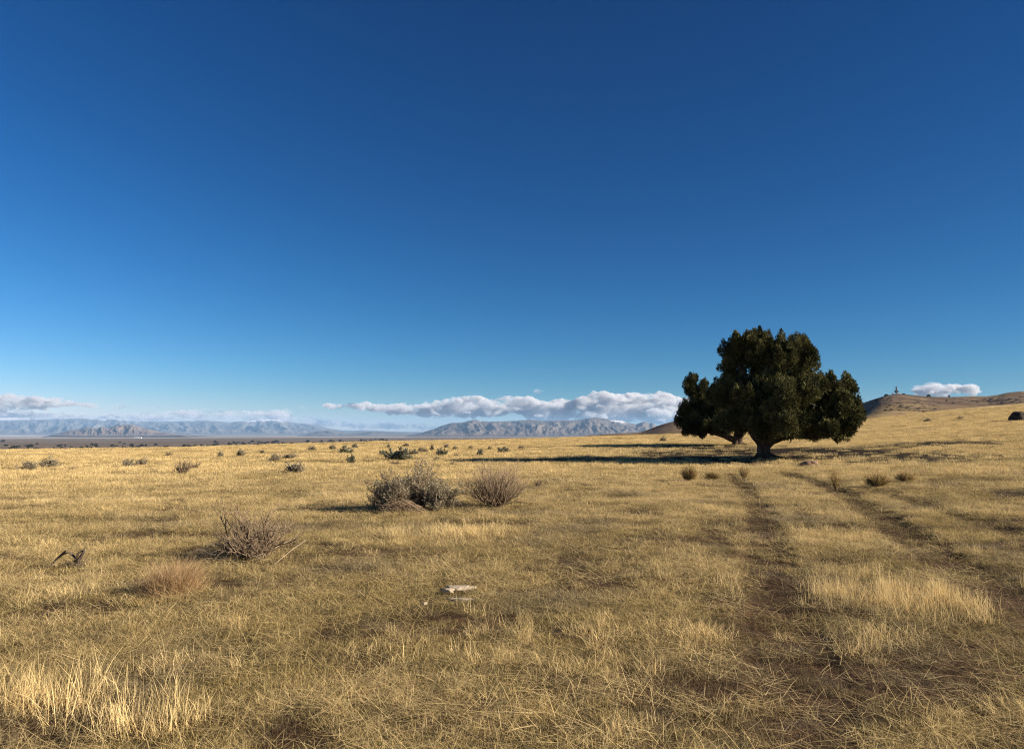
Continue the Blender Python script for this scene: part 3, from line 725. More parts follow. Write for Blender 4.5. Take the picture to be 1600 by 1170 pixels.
# ------------------------------------------------------------------ the junipers
def juniper(base, m, lobes, limbs, label, seed, base_px, trunk_w, density=1.0, roots=()):
    """lobes: (px, py, rx, ry, depth in m, depth radius in m) in photograph pixels about base_px; m = metres per pixel."""
    rg = np.random.default_rng(seed)
    t = thing('juniper_tree', base, label, 'tree')
    bx, by = base_px
    def W(px, py, d=0.): return np.array([(px - bx) * m, d, (by - py) * m * (1. if py > by - 60 else .97 + .03 * 60 / (by - py))])
    T = Tubes()
    # trunk: a fluted tapering column
    fork = limbs[0][0]
    P = np.array([W(bx, by + 3), W(bx, by - 3), W(bx + (fork[0] - bx) * .35, by - 8), W(bx + (fork[0] - bx) * .7, by - 15), W(*fork), W(fork[0] + 2, fork[1] - 10)])
    an = np.arange(16) * 2 * math.pi / 16
    wr = np.array([1.5, 1.12, .92, .9, .85, .3])[:, None] * trunk_w * m * .5
    rad = wr * (1 + .16 * np.cos(3 * an + .5) + .1 * np.cos(5 * an + 1.3) + .06 * rg.normal(size=16))[None]
    T.tube(P, rad, 16, .5)
    for (az, ln) in roots:
        ca, sa = math.cos(az), math.sin(az); rr0 = trunk_w * m * .5; q = []
        for f, h_ in ((.5, .22), (1.0, .12), (1.6, .05), (2.4, .02), (3.2, -.05)):
            d_ = rr0 * .6 + (ln - rr0 * .6) * (f - .5) / 2.7; gx, gy = base[0] + ca * d_, base[1] + sa * d_ + .12 * math.sin(3 * f)
            q.append([gx - base[0], gy - base[1], float(ground(gx, gy)) - base[2] + h_])
        T.tube(q, [.12, .08, .055, .035, .015], 7, .9)
    link('trunk', T.mesh('trunk'), M_BARK, t)
    for L in limbs:
        T = Tubes(); pts = np.array([W(*q[:2], (q[2] if len(q) > 2 else 0)) for q in L])
        s = np.linspace(0, len(pts) - 1, 4 * (len(pts) - 1) + 1); Q = np.stack([np.interp(s, np.arange(len(pts)), pts[:, c]) for c in range(3)], 1)
        Q[1:-1] += rg.normal(0, .035, (len(Q) - 2, 3)); Q[1:-1] = (Q[:-2] + 2 * Q[1:-1] + Q[2:]) / 4
        r0 = trunk_w * m * .29
        T.tube(Q, np.linspace(r0, r0 * .25, len(Q)), 8, .4)
        for _ in range(9):
            i = rg.integers(len(Q) // 3, len(Q) - 1); d = rg.normal(0, 1, 3) + [0, 0, .8]; d /= np.linalg.norm(d); ll = rg.uniform(.3, .6)
            T.tube([Q[i], Q[i] + d * ll * .5 + rg.normal(0, .05, 3), Q[i] + d * ll + [0, 0, .1]], [.04, .025, .01], 5, .4)
        link('branch', T.mesh('branch'), M_BARK, t)
    full = []
    for L in lobes:      # the crown is about as deep as it is wide: each big lobe has company before and behind it
        full.append(L)
        if L[2] >= 20:
            for dd, f_ in (((-1.7, .6), (1.7, .7), (3.0, .55)) if L[1] > 592 else ((1.9, .62),)):
                full.append((L[0] + (bx + 6 - L[0]) * .16 + rg.normal(0, L[2] * .08), L[1] + L[3] * .25, L[2] * f_, L[3] * f_, L[4] + dd / 1.8, L[5] * .8))
    lobes = full
    C = []; D = []; TI = []
    for (px, py, rx, ry, d, rz) in lobes:
        c = W(px, py, d * 1.8); rad = np.array([rx * m, rz * 1.35, ry * m])
        area = 4 * math.pi * ((rad[0] * rad[1])**1.6 / 3 + (rad[0] * rad[2])**1.6 / 3 + (rad[1] * rad[2])**1.6 / 3)**(1 / 1.6)
        ns = max(6, int(area * 3.6 * density))
        u = rg.normal(size=(ns, 3)); u /= np.linalg.norm(u, axis=1, keepdims=True)
        q = rg.uniform(.35, 1.16, ns)**.6
        sr = np.clip(rg.normal(.20, .07, ns), .10, .38)
        cc = c + u * np.maximum(rad - sr[:, None] * .8, rad * .3) * q[:, None]
        cc[:, 2] = np.maximum(cc[:, 2], .55)
        for i in range(ns):
            k = int(150 * (sr[i] / .19)**2)
            v = rg.normal(size=(k, 3)); v /= np.linalg.norm(v, axis=1, keepdims=True)
            rr = rg.uniform(.35, 1, k)**.5 * sr[i]
            out = v * .85 + u[i] * .35 + np.array([0, 0, .6]) + rg.normal(0, .28, (k, 3))
            sq = np.array([.8, .8, 1.0]); up_ = np.clip(v[:, 2], 0, 1)[:, None]
            off = v * rr[:, None] * sq * (1 - .45 * up_ * np.array([1, 1, 0])) + up_**2 * rr[:, None] * (.38 * np.array([0, 0, 1]) + .3 * u[i])
            C.append(cc[i] + off); D.append(out); TI.append(np.clip(rg.normal(.45 + .2 * rg.normal(), .25, k), 0, 1))
    C = np.concatenate(C); D = np.concatenate(D); TI = np.concatenate(TI); n = len(C)
    me = leaf_mesh('crown', C, D, rg.uniform(.08, .17, n), rg.uniform(.028, .05, n), TI, rg)
    link('crown', me, M_NEEDLE, t)
    print('juniper', n)
    return t

MAIN = (1193, 716)
p = hit(*MAIN); m1 = p[1] / F
print('main tree', p, m1)
lobes = [ # px, py, rx, ry, depth, depth radius
 (1180, 545, 42, 33, .2, 1.1), (1160, 535, 20, 17, -.1, .55), (1195, 528, 26, 16, .3, .7), (1136, 547, 14, 10, 0, .4), (1139, 573, 13, 8, .2, .35), (1150, 562, 16, 14, .1, .5), (1158, 583, 20, 12, .4, .5),
 (1232, 540, 20, 26, -.2, .7), (1258, 545, 22, 24, .1, .8), (1270, 565, 18, 22, .2, .7), (1240, 570, 40, 34, .2, 1.3), (1215, 560, 26, 32, -.4, 1.0),
 (1200, 600, 46, 34, .3, 1.5), (1185, 620, 36, 30, -.6, 1.1), (1240, 608, 42, 30, .1, 1.4), (1275, 600, 20, 30, .2, .8),
 (1140, 612, 28, 22, .2, 1.0), (1125, 617, 16, 13, .3, .6), (1165, 640, 32, 28, -.5, 1.1), (1148, 655, 26, 22, -.2, .9),
 (1180, 660, 26, 22, -1.2, .8), (1170, 675, 18, 12, -1.3, .5), (1205, 655, 30, 18, -.9, .9), (1212, 672, 18, 10, -1.0, .5),
 (1240, 655, 24, 20, -.3, .9), (1255, 668, 26, 15, -.7, .8), (1275, 662, 22, 20, -.5, .8), (1238, 676, 18, 9, -.2, .6), (1290, 672, 18, 14, -.4, .6),
 (1297, 604, 18, 18, .2, .6), (1302, 592, 9, 11, .1, .35), (1300, 640, 26, 20, 0, .9), (1312, 622, 22, 26, .1, .8), (1327, 597, 9, 17, 0, .38), (1334, 615, 12, 22, .1, .5), (1340, 632, 10, 18, .1, .45), (1328, 648, 20, 20, 0, .7), (1312, 665, 20, 17, -.1, .7), (1322, 676, 9, 8, 0, .3), (1308, 682, 8, 6, -.1, .3),
 (1178, 680, 15, 7, -.9, .5), (1205, 676, 22, 9, -.6, .7), (1228, 678, 18, 7, .3, .6), (1268, 678, 18, 8, -.2, .6), (1282, 622, 10, 9, .5, .5), (1250, 640, 14, 10, .6, .6)]
limbs = [[(1193, 688), (1199, 660, .1), (1205, 625, .2), (1203, 580, .2), (1190, 540, .2)],
         [(1192, 697), (1176, 683, -.3), (1162, 660, -.3), (1145, 630, 0), (1128, 615, .2)],
         [(1197, 698), (1216, 684, -.2), (1240, 671, -.1), (1272, 645, 0), (1300, 628, .1), (1322, 612, .1)],
         [(1197, 686), (1225, 650, .3), (1245, 610, .3), (1262, 560, .2)],
         [(1203, 650, .1), (1180, 600, .2), (1160, 570, .2), (1140, 550, .1)],
         [(1200, 692), (1222, 682, -.5), (1255, 674, -.6), (1290, 668, -.5)]]
juniper(p, m1, lobes, limbs, 'broad dark juniper with the taller domed crown, nearer of the two trees', 41, MAIN, 21, 1.0,
        roots=[(-.5, 1.5), (.2, 1.3), (-1.2, .9), (3.4, 1.1), (-2.5, .9)])

SEC = (1152, 695)
p2 = hit(*SEC); m2 = p2[1] / F
print('second tree', p2, m2)
lobes = [(1083, 592, 12, 10, 0, .6), (1079, 603, 12, 13, 0, .7), (1102, 602, 9, 8, 0, .5), (1090, 612, 14, 12, .1, .8), (1112, 622, 22, 16, .2, 1.1), (1095, 635, 28, 20, .1, 1.4), (1075, 640, 14, 14, 0, .9), (1120, 640, 28, 26, .3, 1.6),
         (1066, 657, 11, 15, 0, .7), (1088, 660, 26, 20, -.3, 1.4), (1115, 662, 24, 18, -.5, 1.4), (1080, 674, 16, 8, -.2, .8), (1098, 677, 8, 7, -.2, .5), (1140, 655, 26, 26, .3, 1.6), (1165, 645, 26, 28, .4, 1.6), (1185, 660, 20, 18, .3, 1.2), (1135, 620, 24, 20, .4, 1.3)]
limbs = [[(1153, 684), (1150, 660, .1), (1140, 640, .2), (1128, 622, .2)],
         [(1148, 686), (1130, 678, -.2), (1105, 662, -.2), (1085, 630, 0), (1083, 598, 0)],
         [(1154, 686), (1168, 672, .2), (1180, 655, .3)],
         [(1146, 687), (1125, 680, -.3), (1095, 672, -.3), (1072, 660, 0)]]
juniper(p2, m2, lobes, limbs, 'smaller ragged juniper half hidden behind the broad dark one', 43, SEC, 15, .95,
        roots=[(-.6, 1.2), (-2.6, 1.2), (.3, 1.0)])
print('trees', time.time() - T0)

# ------------------------------------------------------------------ stones
def rock_mesh(name, size, seed, flat=.6, rough=.25, sub=4, facet=.0):
    import bmesh
    bm = bmesh.new(); bmesh.ops.create_icosphere(bm, subdivisions=sub, radius=1)
    V = np.array([v.co[:] for v in bm.verts]); s = seed * 3.7
    n = fbm(V[:, 0] * 1.3 + s, V[:, 1] * 1.3 + V[:, 2] * 1.7 - s, 4, seed) + fbm(V[:, 2] * 1.5 - s, V[:, 0] * 1.1 + s, 3, seed + 5)
    V = V * (1 + rough * n)[:, None]
    V[:, 2] = np.where(V[:, 2] > flat, flat + (V[:, 2] - flat) * .35, V[:, 2])
    V = V * np.array(size)
    for v, c in zip(bm.verts, V): v.co = c
    for f_ in bm.faces: f_.smooth = True
    me = bpy.data.meshes.new(name); bm.to_mesh(me); bm.free(); return me
M_RROCK = mat_rock('reddish_stone', (.13, .078, .052), (.27, .175, .12), 5)
M_PALE = mat_rock('pale_stone', (.30, .24, .17), (.48, .40, .29), 9, .015)
M_BLACK = mat_rock('black_lava_stone', (.018, .015, .013), (.06, .048, .04), 4)
p, k = size_at(1267, 728)
tag(link('rock', rock_mesh('rock', (15 * k, 11 * k, 10 * k), 3, .75, .3), M_RROCK, None, p), 'reddish brown rock on the ground beside the broad juniper', 'rock')
p, k = size_at(1593, 657)
tag(link('boulder', rock_mesh('boulder', (13 * k, 13 * k, 16 * k), 6, .8, .3), M_BLACK, None, p), 'black boulder on the grassy slope, standing alone', 'boulder')
# pale layered slab set in the matted grass
p, k = size_at(716, 922); p[2] += .02
sl = thing('stone_slab', p, 'pale flat weathered slab lying in the matted grass', 'stone', None, .08)
link('slab', rock_mesh('slab', (24 * k, .10, .035), 9, .5, .35), M_PALE, sl); o = link('broken_edge', rock_mesh('broken_edge', (9 * k, .05, .03), 12, .6, .4), M_PALE, sl, (-15 * k, -.10, .0))
p, k = size_at(722, 939); p[2] += .012
tag(link('stone', rock_mesh('stone', (20 * k, .035, .03), 14, .6, .4), M_PALE, None, p), 'narrow pale stone strip just in front of the flat slab', 'stone')
p, k = size_at(663, 943)
tag(link('stone', rock_mesh('stone', (5 * k, .02, .02), 15, .6, .4), M_PALE, None, p), 'tiny pale stone chip beside the flat slab', 'stone')

# ------------------------------------------------------------------ hills and mountains
def far_point(px, py, dist):
    d = ray(px, py); return d / d[1] * dist + np.array([0, 0, CAM_Z])
def mountain(name, crest, dist, base_py, front, mat, label, seed, spur=34., amp=.42, step=1.2, rows=54, back=.6, base_drop=40, p=1.15, snow=None, crest_rough=1.0, world=0):
    if world: crest_rough *= .5
    cx = np.array([c[0] for c in crest], float); cy = np.array([c[1] for c in crest], float)
    px = np.arange(cx[0], cx[-1] + step, step); py = np.interp(px, cx, cy)
    # smooth a little, then roughen the skyline
    nk = 61 if world else 5; kk = np.hanning(nk + 2)[1:-1]; kk = kk / kk.sum(); py = np.convolve(np.pad(py, nk // 2, 'edge'), kk, 'valid'); py = py + crest_rough * fbm(px / 14., px * 0 + seed, 4, seed) 
    zc = CAM_Z + (HORIZON - py) / F * dist; zb = CAM_Z + (HORIZON - base_py) / F * (dist - front) 
    zb = zb - base_drop * 0
    tf = np.linspace(0, 1, rows); tb = np.linspace(0, 1, 14)[1:]
    U, Tm = np.meshgrid(px, tf, indexing='xy')
    wx = U / spur + .6 * fbm(U / (spur * 2), Tm * 1.2, 3, seed + 3)
    n = ridged(wx, Tm * .9 + seed, 4, seed + 7); n2 = fbm(U / 12, Tm * 3, 4, seed + 9)
    H = np.clip(Tm**p + amp * (n - .62) * 4 * Tm * (1 - Tm) * .9 + min(.12, amp * .27) * n2 * 4 * Tm * (1 - Tm), -.02, 1.02)
    H = np.minimum(H, 1.0 - .15 * (1 - Tm))
    H[0] = -.04
    Y = (dist - front) + front * Tm + front * .12 * fbm(U / 25, Tm * 2, 3, seed + 15) * (1 - Tm) * Tm * 4
    zbr = np.minimum(zb, zc[None] - 1) * np.ones_like(H)
    Z = zbr + (zc[None] - zbr) * H
    if world: Y = (dist - front) + front * Tm
    X = (U - 800) / F * Y * (1.0)
    if world:      # an even, rounded hillside: relief laid out over the ground itself
        n = .5 + 0 * U
        Z = zbr + (zc[None] - zbr) * (Tm**p) + (world * fbm(X / 110, Y / 110, 3, seed) + .25 * world * fbm(X / 30, Y / 30, 3, seed + 4)) * np.sin(np.pi * Tm)**.5
    Yb = dist + front * back * tb[:, None] * np.ones_like(px)[None]; Zb = zc[None] - (zc[None] - zb + base_drop) * (tb[:, None])**1.3; Xb = (px[None] - 800) / F * dist + 0 * Yb
    gul = (1 - sstep(.25, .55, n)) * min(.5, amp * 1.2) * np.ones_like(H)
    X = np.vstack([X, Xb]); Y = np.vstack([Y, Yb]); Z = np.vstack([Z, Zb])
    nr, nc = X.shape
    low = np.vstack([1 - sstep(.15, .5, Tm), np.zeros_like(Xb)]); gul = np.vstack([gul, np.zeros_like(Xb)])
    sn = np.zeros_like(X)
    if snow:
        for (a, b, t0) in snow:
            w = sstep(a, a + 12, U) * (1 - sstep(b - 18, b, U)); sn[:rows] = np.maximum(sn[:rows], w * sstep(t0, t0 + .18, Tm + .15 * n2))
    i, j = np.meshgrid(np.arange(nr - 1), np.arange(nc - 1), indexing='ij')
    Q = np.stack([i * nc + j, i * nc + j + 1, (i + 1) * nc + j + 1, (i + 1) * nc + j], -1).reshape(-1, 4)
    me = mesh_np(name, np.stack([X, Y, Z], -1).reshape(-1, 3), [Q], {'gully': gul.ravel(), 'low': low.ravel(), 'snow': sn.ravel()}, True)
    return tag(link(name, me, mat), label, None, None, 'structure')

M_HILL = mat_mountain('brown_hillside', (.115, .078, .052), (.19, .135, .088), (.05, .037, .026), .033, gold=(.27, .19, .085), rel=.012)
M_MTN = mat_mountain('range_slopes', (.10, .085, .075), (.15, .125, .105), (.045, .044, .043), .0022, True)
M_MTNFAR = mat_mountain('far_range_slopes', (.10, .095, .09), (.15, .14, .13), (.06, .06, .06), .0012, True)
M_BUTTE = mat_mountain('butte_slopes', (.14, .105, .085), (.19, .145, .115), (.08, .07, .063), .004)

mountain('hill', [(1290, 662), (1330, 648), (1352, 634), (1366, 624), (1380, 618.5), (1400, 615.5), (1418, 616), (1440, 619), (1470, 620.5), (1500, 620), (1530, 619.5), (1552, 619), (1572, 614), (1590, 611.5), (1610, 611), (1680, 612), (1800, 625), (1950, 650)], 900, 668, 560, M_HILL, 'brown hill carrying the radio mast', 5, spur=70, amp=.0, p=.85, world=4.5, step=.8, rows=80, crest_rough=.9)
mountain('hill', [(880, 690), (900, 683.5), (930, 679.5), (960, 677.5), (1000, 676), (1012, 672), (1030, 663.5), (1055, 657.5), (1090, 654), (1130, 654), (1180, 660), (1240, 668), (1330, 674), (1360, 690)], 700, 690, 330, M_HILL, 'low brown mound behind the junipers', 8, spur=60, amp=.0, p=.9, world=3., step=.8, rows=50, crest_rough=.7)
mountain('mountain_range', [(622, 683), (640, 680), (660, 675.5), (680, 669.5), (692, 664.5), (705, 661), (722, 660), (735, 657), (742, 655.5), (755, 658), (775, 658.5), (800, 657.5), (830, 655.5), (850, 657.5), (880, 656.5), (905, 656), (918, 653.5), (930, 652), (945, 653.5), (955, 656), (970, 657), (985, 661.5), (993, 663.5), (1003, 659), (1008, 658.5), (1014, 662), (1019, 660.5), (1024, 664), (1060, 672), (1110, 684)], 15500, 682.5, 4200, M_MTN, 'blue-grey mountain range with a snow-dusted peak', 13, spur=50, amp=.40, rows=90, step=.8, p=1.0, snow=[(950, 985, .80), (700, 800, .97), (815, 900, .97)])
mountain('hill', [(440, 684), (462, 682), (480, 678), (498, 673), (515, 671.5), (530, 674), (550, 676), (580, 674), (610, 675), (640, 676), (680, 678), (720, 681), (760, 684)], 17500, 682, 2600, M_MTNFAR, 'dark blue low hill before the far range', 17, spur=40, amp=.4)
mountain('hill', [(70, 682), (95, 677), (112, 672), (125, 671), (138, 667.5), (150, 670), (160, 666.5), (170, 668), (184, 664.5), (196, 664), (205, 662.5), (214, 666), (222, 669), (232, 670), (242, 675), (258, 676), (275, 678), (300, 681)], 14000, 680.5, 1900, M_BUTTE, 'pinkish eroded buttes beyond the valley floor', 19, spur=13, amp=.38, rows=40, step=.8)
mountain('mountain_range', [(-420, 668), (-200, 658), (-60, 655), (0, 657), (60, 655.5), (120, 654), (180, 655), (215, 657.5), (250, 659), (285, 658), (325, 657), (360, 659.5), (395, 657), (415, 655), (435, 656), (455, 660), (478, 662), (492, 664), (510, 669), (535, 672.5), (575, 672), (620, 674), (670, 675), (720, 677), (800, 682)], 29000, 678.5, 8500, M_MTNFAR, 'long far mountain range under the cloud bank', 23, spur=46, amp=.45, snow=[(380, 450, .8), (130, 230, .9)])

hill_o = [o for o in bpy.data.objects if o.name == 'hill'][0]
bpy.context.view_layer.update()
def on_hill(px, py):
    d = Vector(ray(px, py)).normalized(); ok, loc, nrm, idx = hill_o.ray_cast(Vector((0, 0, CAM_Z)), d)
    return np.array(loc) if ok else None
def hill_top(px):
    for py in np.arange(600, 640, .15):
        c = on_hill(px, py)
        if c is not None: return c
# ------------------------------------------------------------------ mast, sheds, valley specks
M_STEEL = mat_plain('dull_steel', (.06, .065, .075), .7, .0); M_WHITE = mat_plain('white_paint', (.8, .8, .78), .5); M_ROOF = mat_plain('grey_roof', (.42, .42, .42), .6); M_DK = mat_plain('dark_panel', (.06, .06, .07), .6)
def box_bm(sz, loc=(0, 0, 0), bevel=.02):
    import bmesh
    bm = bmesh.new(); bmesh.ops.create_cube(bm, size=1)
    for v in bm.verts: v.co = Vector((v.co.x * sz[0] + loc[0], v.co.y * sz[1] + loc[1], v.co.z * sz[2] + loc[2]))
    bmesh.ops.bevel(bm, geom=bm.edges[:], offset=bevel, segments=1, affect='EDGES')
    me = bpy.data.meshes.new('part'); bm.to_mesh(me); bm.free(); return me
def gable(w, d, h, z):
    V = [(-w/2, -d/2, z), (w/2, -d/2, z), (w/2, d/2, z), (-w/2, d/2, z), (-w/2, 0, z + h), (w/2, 0, z + h)]
    me = bpy.data.meshes.new('roof'); me.from_pydata(V, [], [(0, 1, 5, 4), (2, 3, 4, 5), (1, 2, 5), (3, 0, 4), (3, 2, 1, 0)]); return me
q = hill_top(1400.8); s = 898 / F
mast = thing('radio_mast', q, 'steel lattice radio mast on top of the brown hill', 'mast')
T = Tubes(); H = 11.5 * s; b0 = .95 * s
legs = [(b0, b0), (-b0, b0), (-b0, -b0), (b0, -b0)]
lv = np.linspace(0, 1, 9)
def lp(i, t): a, b = legs[i % 4]; c = 1 - .55 * t; return np.array([a * c, b * c, H * t])
for i in range(4): T.tube([lp(i, t) for t in lv], np.full(9, .16), 5)
for t0, t1 in zip(lv[:-1], lv[1:]):
    for i in range(4):
        T.tube([lp(i, t0), lp(i + 1, t1)], [.09, .09], 4); T.tube([lp(i, t1), lp(i + 1, t1)], [.09, .09], 4)
link('lattice', T.mesh('lattice', False), M_STEEL, mast)
T = Tubes(); T.tube([(0, 0, H), (0, 0, H + 1.4 * s)], [.14, .06], 5); link('antenna', T.mesh('antenna'), M_STEEL, mast)
for zz, rr in ((.35, .9), (.62, .8), (.9, .7)):
    T = Tubes(); T.tube([(0, -b0, H * zz), (0, -b0 - .25, H * zz), (0, -b0 - .5, H * zz)], [.2, rr, rr * 1.05], 14); link('dish', T.mesh('dish'), M_STEEL, mast)
link('equipment_platform', box_bm((3.2, 3.2, 1.8), (0, 0, 3.4)), M_DK, mast)
for (px, w, h, lab, mw) in [(1395.6, 1.9, 2.6, 'tall white equipment hut beside the radio mast, the lone upright one', M_WHITE), (1404.2, 4.6, 2.0, 'long low white equipment shed beside the radio mast', M_WHITE)]:
    q = hill_top(px); sh = thing('equipment_shed', q, lab, 'shed')
    link('wall', box_bm((w * s, 2.4, h * s), (0, 0, h * s / 2 - .3)), mw, sh); link('roof', gable(w * s + .3, 2.8, .6, h * s - .28), M_ROOF, sh); link('door', box_bm((.8, .06, h * s * .55), (.25 * w * s, -1.22, h * s * .27), .01), M_DK, sh)

def leafball(seed, n=700):
    rg = np.random.default_rng(seed); u = rg.normal(size=(n, 3)); u /= np.linalg.norm(u, axis=1, keepdims=True)
    r = rg.uniform(.45, 1, n)[:, None] * (1 + .35 * fbm(u[:, 0] * 1.6 + seed, u[:, 1] * 1.6 + u[:, 2], 3, seed))[:, None]
    C = u * r * [.5, .5, .5]; C[:, 2] = np.maximum(C[:, 2] + .42, .02)
    return leaf_mesh('crown', C, u + [0, 0, .5], rg.uniform(.12, .25, n), rg.uniform(.08, .14, n), rg.random(n), rg)
BALLS = [leafball(60 + i) for i in range(4)]
for b in BALLS: b.materials.append(M_JUNDARK)
TR = Tubes(); TR.tube([(0, 0, -.1), (.02, 0, .25), (0, 0, .5)], [.06, .045, .02], 6); TRUNK = TR.mesh('trunk'); TRUNK.materials.append(M_BARK)
def bush_tree(name, loc, w, h, label, group, i, trunk=False):
    if not trunk:
        o = bpy.data.objects.new(name, BALLS[i % 4]); COL.objects.link(o); o.location = loc; o.scale = (w, w, h); o.rotation_euler = (0, 0, i * 1.7); return tag(o, label, 'tree', group)
    t = thing(name, loc, label, 'tree', group, i * 1.7, (w, w, h))
    for nm, me in (('crown', BALLS[i % 4]), ('trunk', TRUNK)):
        o = bpy.data.objects.new(nm, me); COL.objects.link(o); o.parent = t
    return t
# dark juniper mounds peeping over the field crest
for i, (px, py, w, h, lab) in enumerate([(336, 703, 11, 5, 'small dark juniper mound at the field crest, slimmer of a touching pair'), (351, 703, 17, 7, 'dark juniper mound at the field crest, wider of a touching pair'), (373, 702, 11, 6, 'dark juniper mound peeping over the crest beside the taller one'), (384, 702, 11, 8, 'taller dark juniper mound peeping over the crest beside the shorter one')]):
    d = 120.; x = (px - 800) / F * d; z = float(ground(x, d)); top = CAM_Z + (HORIZON - (py - h)) / F * d
    bush_tree('juniper_bush', (x, d, z - .1), w * d / F, top - z + .1, lab, None, i, True)
rg = np.random.default_rng(77)
NV = 0
for i in range(150):   # junipers dotted over the valley floor
    if i < 95: px = rg.uniform(-10, 420); py = 703.5 - abs(rg.normal(0, 4.2)) - 1.2
    else: px = rg.uniform(330, 640); py = rg.uniform(690.8, 695.5) - (px - 330) * .011
    c = hit(px, py)
    if c[1] < 400: c = hit(px, py - 3)
    if c[1] < 400: continue
    k = c[1] / F; w = rg.uniform(2.2, 6.0) * k; h = rg.uniform(1.8, 3.6) * k
    bush_tree('juniper_bush', c - [0, 0, .5], w, h, 'small dark juniper dotting the far brown valley floor', 'junipers dotting the valley floor', i); NV += 1
for (px, py, w, h, lab) in [(1451, 619.6, 5, 3.2, 'round dark bush on the skyline of the brown hill'), (1483, 620.6, 2.4, 3.0, 'tiny upright bush on the brown hill skyline'), (1385, 618, 5, 2.2, 'low dark bush on the hill shoulder beside the radio mast'), (1412, 616.4, 4, 1.6, 'flat dark bush just beyond the equipment sheds')]:
    q = hill_top(px); bush_tree('skyline_bush', q - [0, 0, .6], w * 897 / F, h * 897 / F + .6, lab, None, int(px))
# dark lava outcrops on the hillside
OUT = []
for (x0, x1, y0, y1, n) in [(1384, 1462, 632, 644, 95), (1352, 1396, 618, 631, 34), (1400, 1440, 628, 633, 16), (1545, 1600, 620, 632, 30), (1350, 1600, 622, 648, 40), (1440, 1560, 623, 630, 16)]:
    for _ in range(n):
        c = on_hill(rg.uniform(x0, x1), rg.uniform(y0, y1))
        if c is not None: OUT.append(c)
M_OUT = mat_rock('dark_outcrop_stone', (.035, .03, .024), (.10, .082, .062), .4, .3)
RK = [rock_mesh('outcrop', (1, 1, 1), 30 + i, .6, .4, 3) for i in range(4)]
for me in RK: me.materials.append(M_OUT)
for i, c in enumerate(OUT):
    o = bpy.data.objects.new('rock_outcrop', RK[i % 4]); COL.objects.link(o); k = c[1] / F
    o.location = c - [0, 0, .3]; o.scale = (rg.uniform(1.6, 6.5) * k, rg.uniform(1, 3) * k, rg.uniform(.8, 2.2) * k); o.rotation_euler = (0, 0, rg.uniform(-.5, .5))
    tag(o, 'dark rough outcrop on the brown hillside below the mast', 'outcrop', 'dark outcrops on the brown hillside')
# white farm buildings far out on the valley floor
for i, (px, w, h, lab) in enumerate([(210, 2.0, 1.1, 'small white far-off building, first of the white cluster below the buttes'), (214.5, 5.0, 1.4, 'long white far-off building in the middle of the cluster below the buttes'), (219.5, 3.0, 1.2, 'short white far-off building at the far end of the cluster below the buttes')]):
    d = 8600.; k = d / F; q = far_point(px, 681, d); z = float(ground(q[0], q[1]))
    b = thing('farm_building', (q[0], q[1], z), lab, 'building')
    link('wall', box_bm((w * k, 14, h * k), (0, 0, h * k / 2)), M_WHITE, b); link('roof', gable(w * k + 1, 16, .5 * k, h * k), M_WHITE, b)
print('far', NV, len(OUT), time.time() - T0)

# ------------------------------------------------------------------ clouds (real vapour in lumpy closed shells, beyond the haze)
CLOUD_D = 38000.
def cloud(puffs, label, dens, seed, voxel=55., d=CLOUD_D, wisp=False):
    import bmesh
    k = d / F; rg = np.random.default_rng(seed); bm = bmesh.new()
    c0 = np.mean([p[0] for p in puffs]), np.mean([p[1] for p in puffs]); origin = far_point(c0[0], c0[1], d)
    for (px, py, rx, ry) in puffs:
        for j in range(max(4, int(rx / max(ry, 2) * 7))):
            a = rg.uniform(-1, 1); b = rg.uniform(-1, 1) * math.sqrt(1 - a * a)
            sx = ry * rg.uniform(.6, 1.5); sy = ry * rg.uniform(.35, .75)
            if wisp: sx = rx * rg.uniform(.35, .6); sy = ry * rg.uniform(.4, .6)
            q = far_point(px + a * (rx - .5 * sx), py + b * (ry - sy * .8), d) - origin; q[1] += rg.normal(0, rx * k * .35)
            bmesh.ops.create_icosphere(bm, subdivisions=2, radius=1, matrix=Matrix.Translation(q) @ Matrix.Diagonal((sx * 1.25 * k, sx * 1.3 * k, sy * k, 1)))
    me = bpy.data.meshes.new('cloud'); bm.to_mesh(me); bm.free()
    o = link('cloud', me, mat_cloud('cloud_vapour', dens), None, origin); tag(o, label, 'cloud')
    r_ = o.modifiers.new('join', 'REMESH'); r_.mode = 'VOXEL'; r_.voxel_size = voxel * d / 38000
    for sc, st in ((900, 420), (300, 260)):
        tx = bpy.data.textures.new('puffs', 'CLOUDS'); tx.noise_scale = sc; tx.noise_depth = 3
        m_ = o.modifiers.new('billow', 'DISPLACE'); m_.texture = tx; m_.strength = st * d / 38000; m_.mid_level = .5; m_.texture_coords = 'LOCAL'
    return o
cloud([(555, 634, 45, 4), (600, 636, 45, 6), (640, 639, 45, 8), (690, 637, 45, 11), (725, 630, 30, 13), (760, 638, 40, 12), (700, 645, 60, 8), (810, 634, 40, 14), (850, 640, 45, 14), (900, 636, 50, 14), (940, 630, 40, 16), (985, 632, 45, 18), (1030, 630, 45, 18), (1070, 632, 45, 16), (960, 648, 60, 10), (1040, 650, 60, 12), (880, 650, 60, 6), (1120, 640, 50, 14), (1180, 645, 40, 10), (1260, 636, 40, 12)], 'long grey-bottomed cloud bank above the mountain range with the snowy peak', 1 / 280., 1)
cloud([(1455, 606, 16, 10), (1442, 611, 14, 7), (1490, 608, 26, 9), (1510, 611, 16, 6), (1470, 613, 40, 5)], 'small white cloud rising behind the brown hill and its mast', 1 / 380., 2)
cloud([(-60, 626, 50, 12), (10, 622, 32, 9), (40, 626, 40, 8), (80, 631, 40, 6), (120, 633, 24, 4), (20, 636, 40, 6)], 'grey cloud bank with a long flat tail at the edge of the view', 1 / 420., 3)
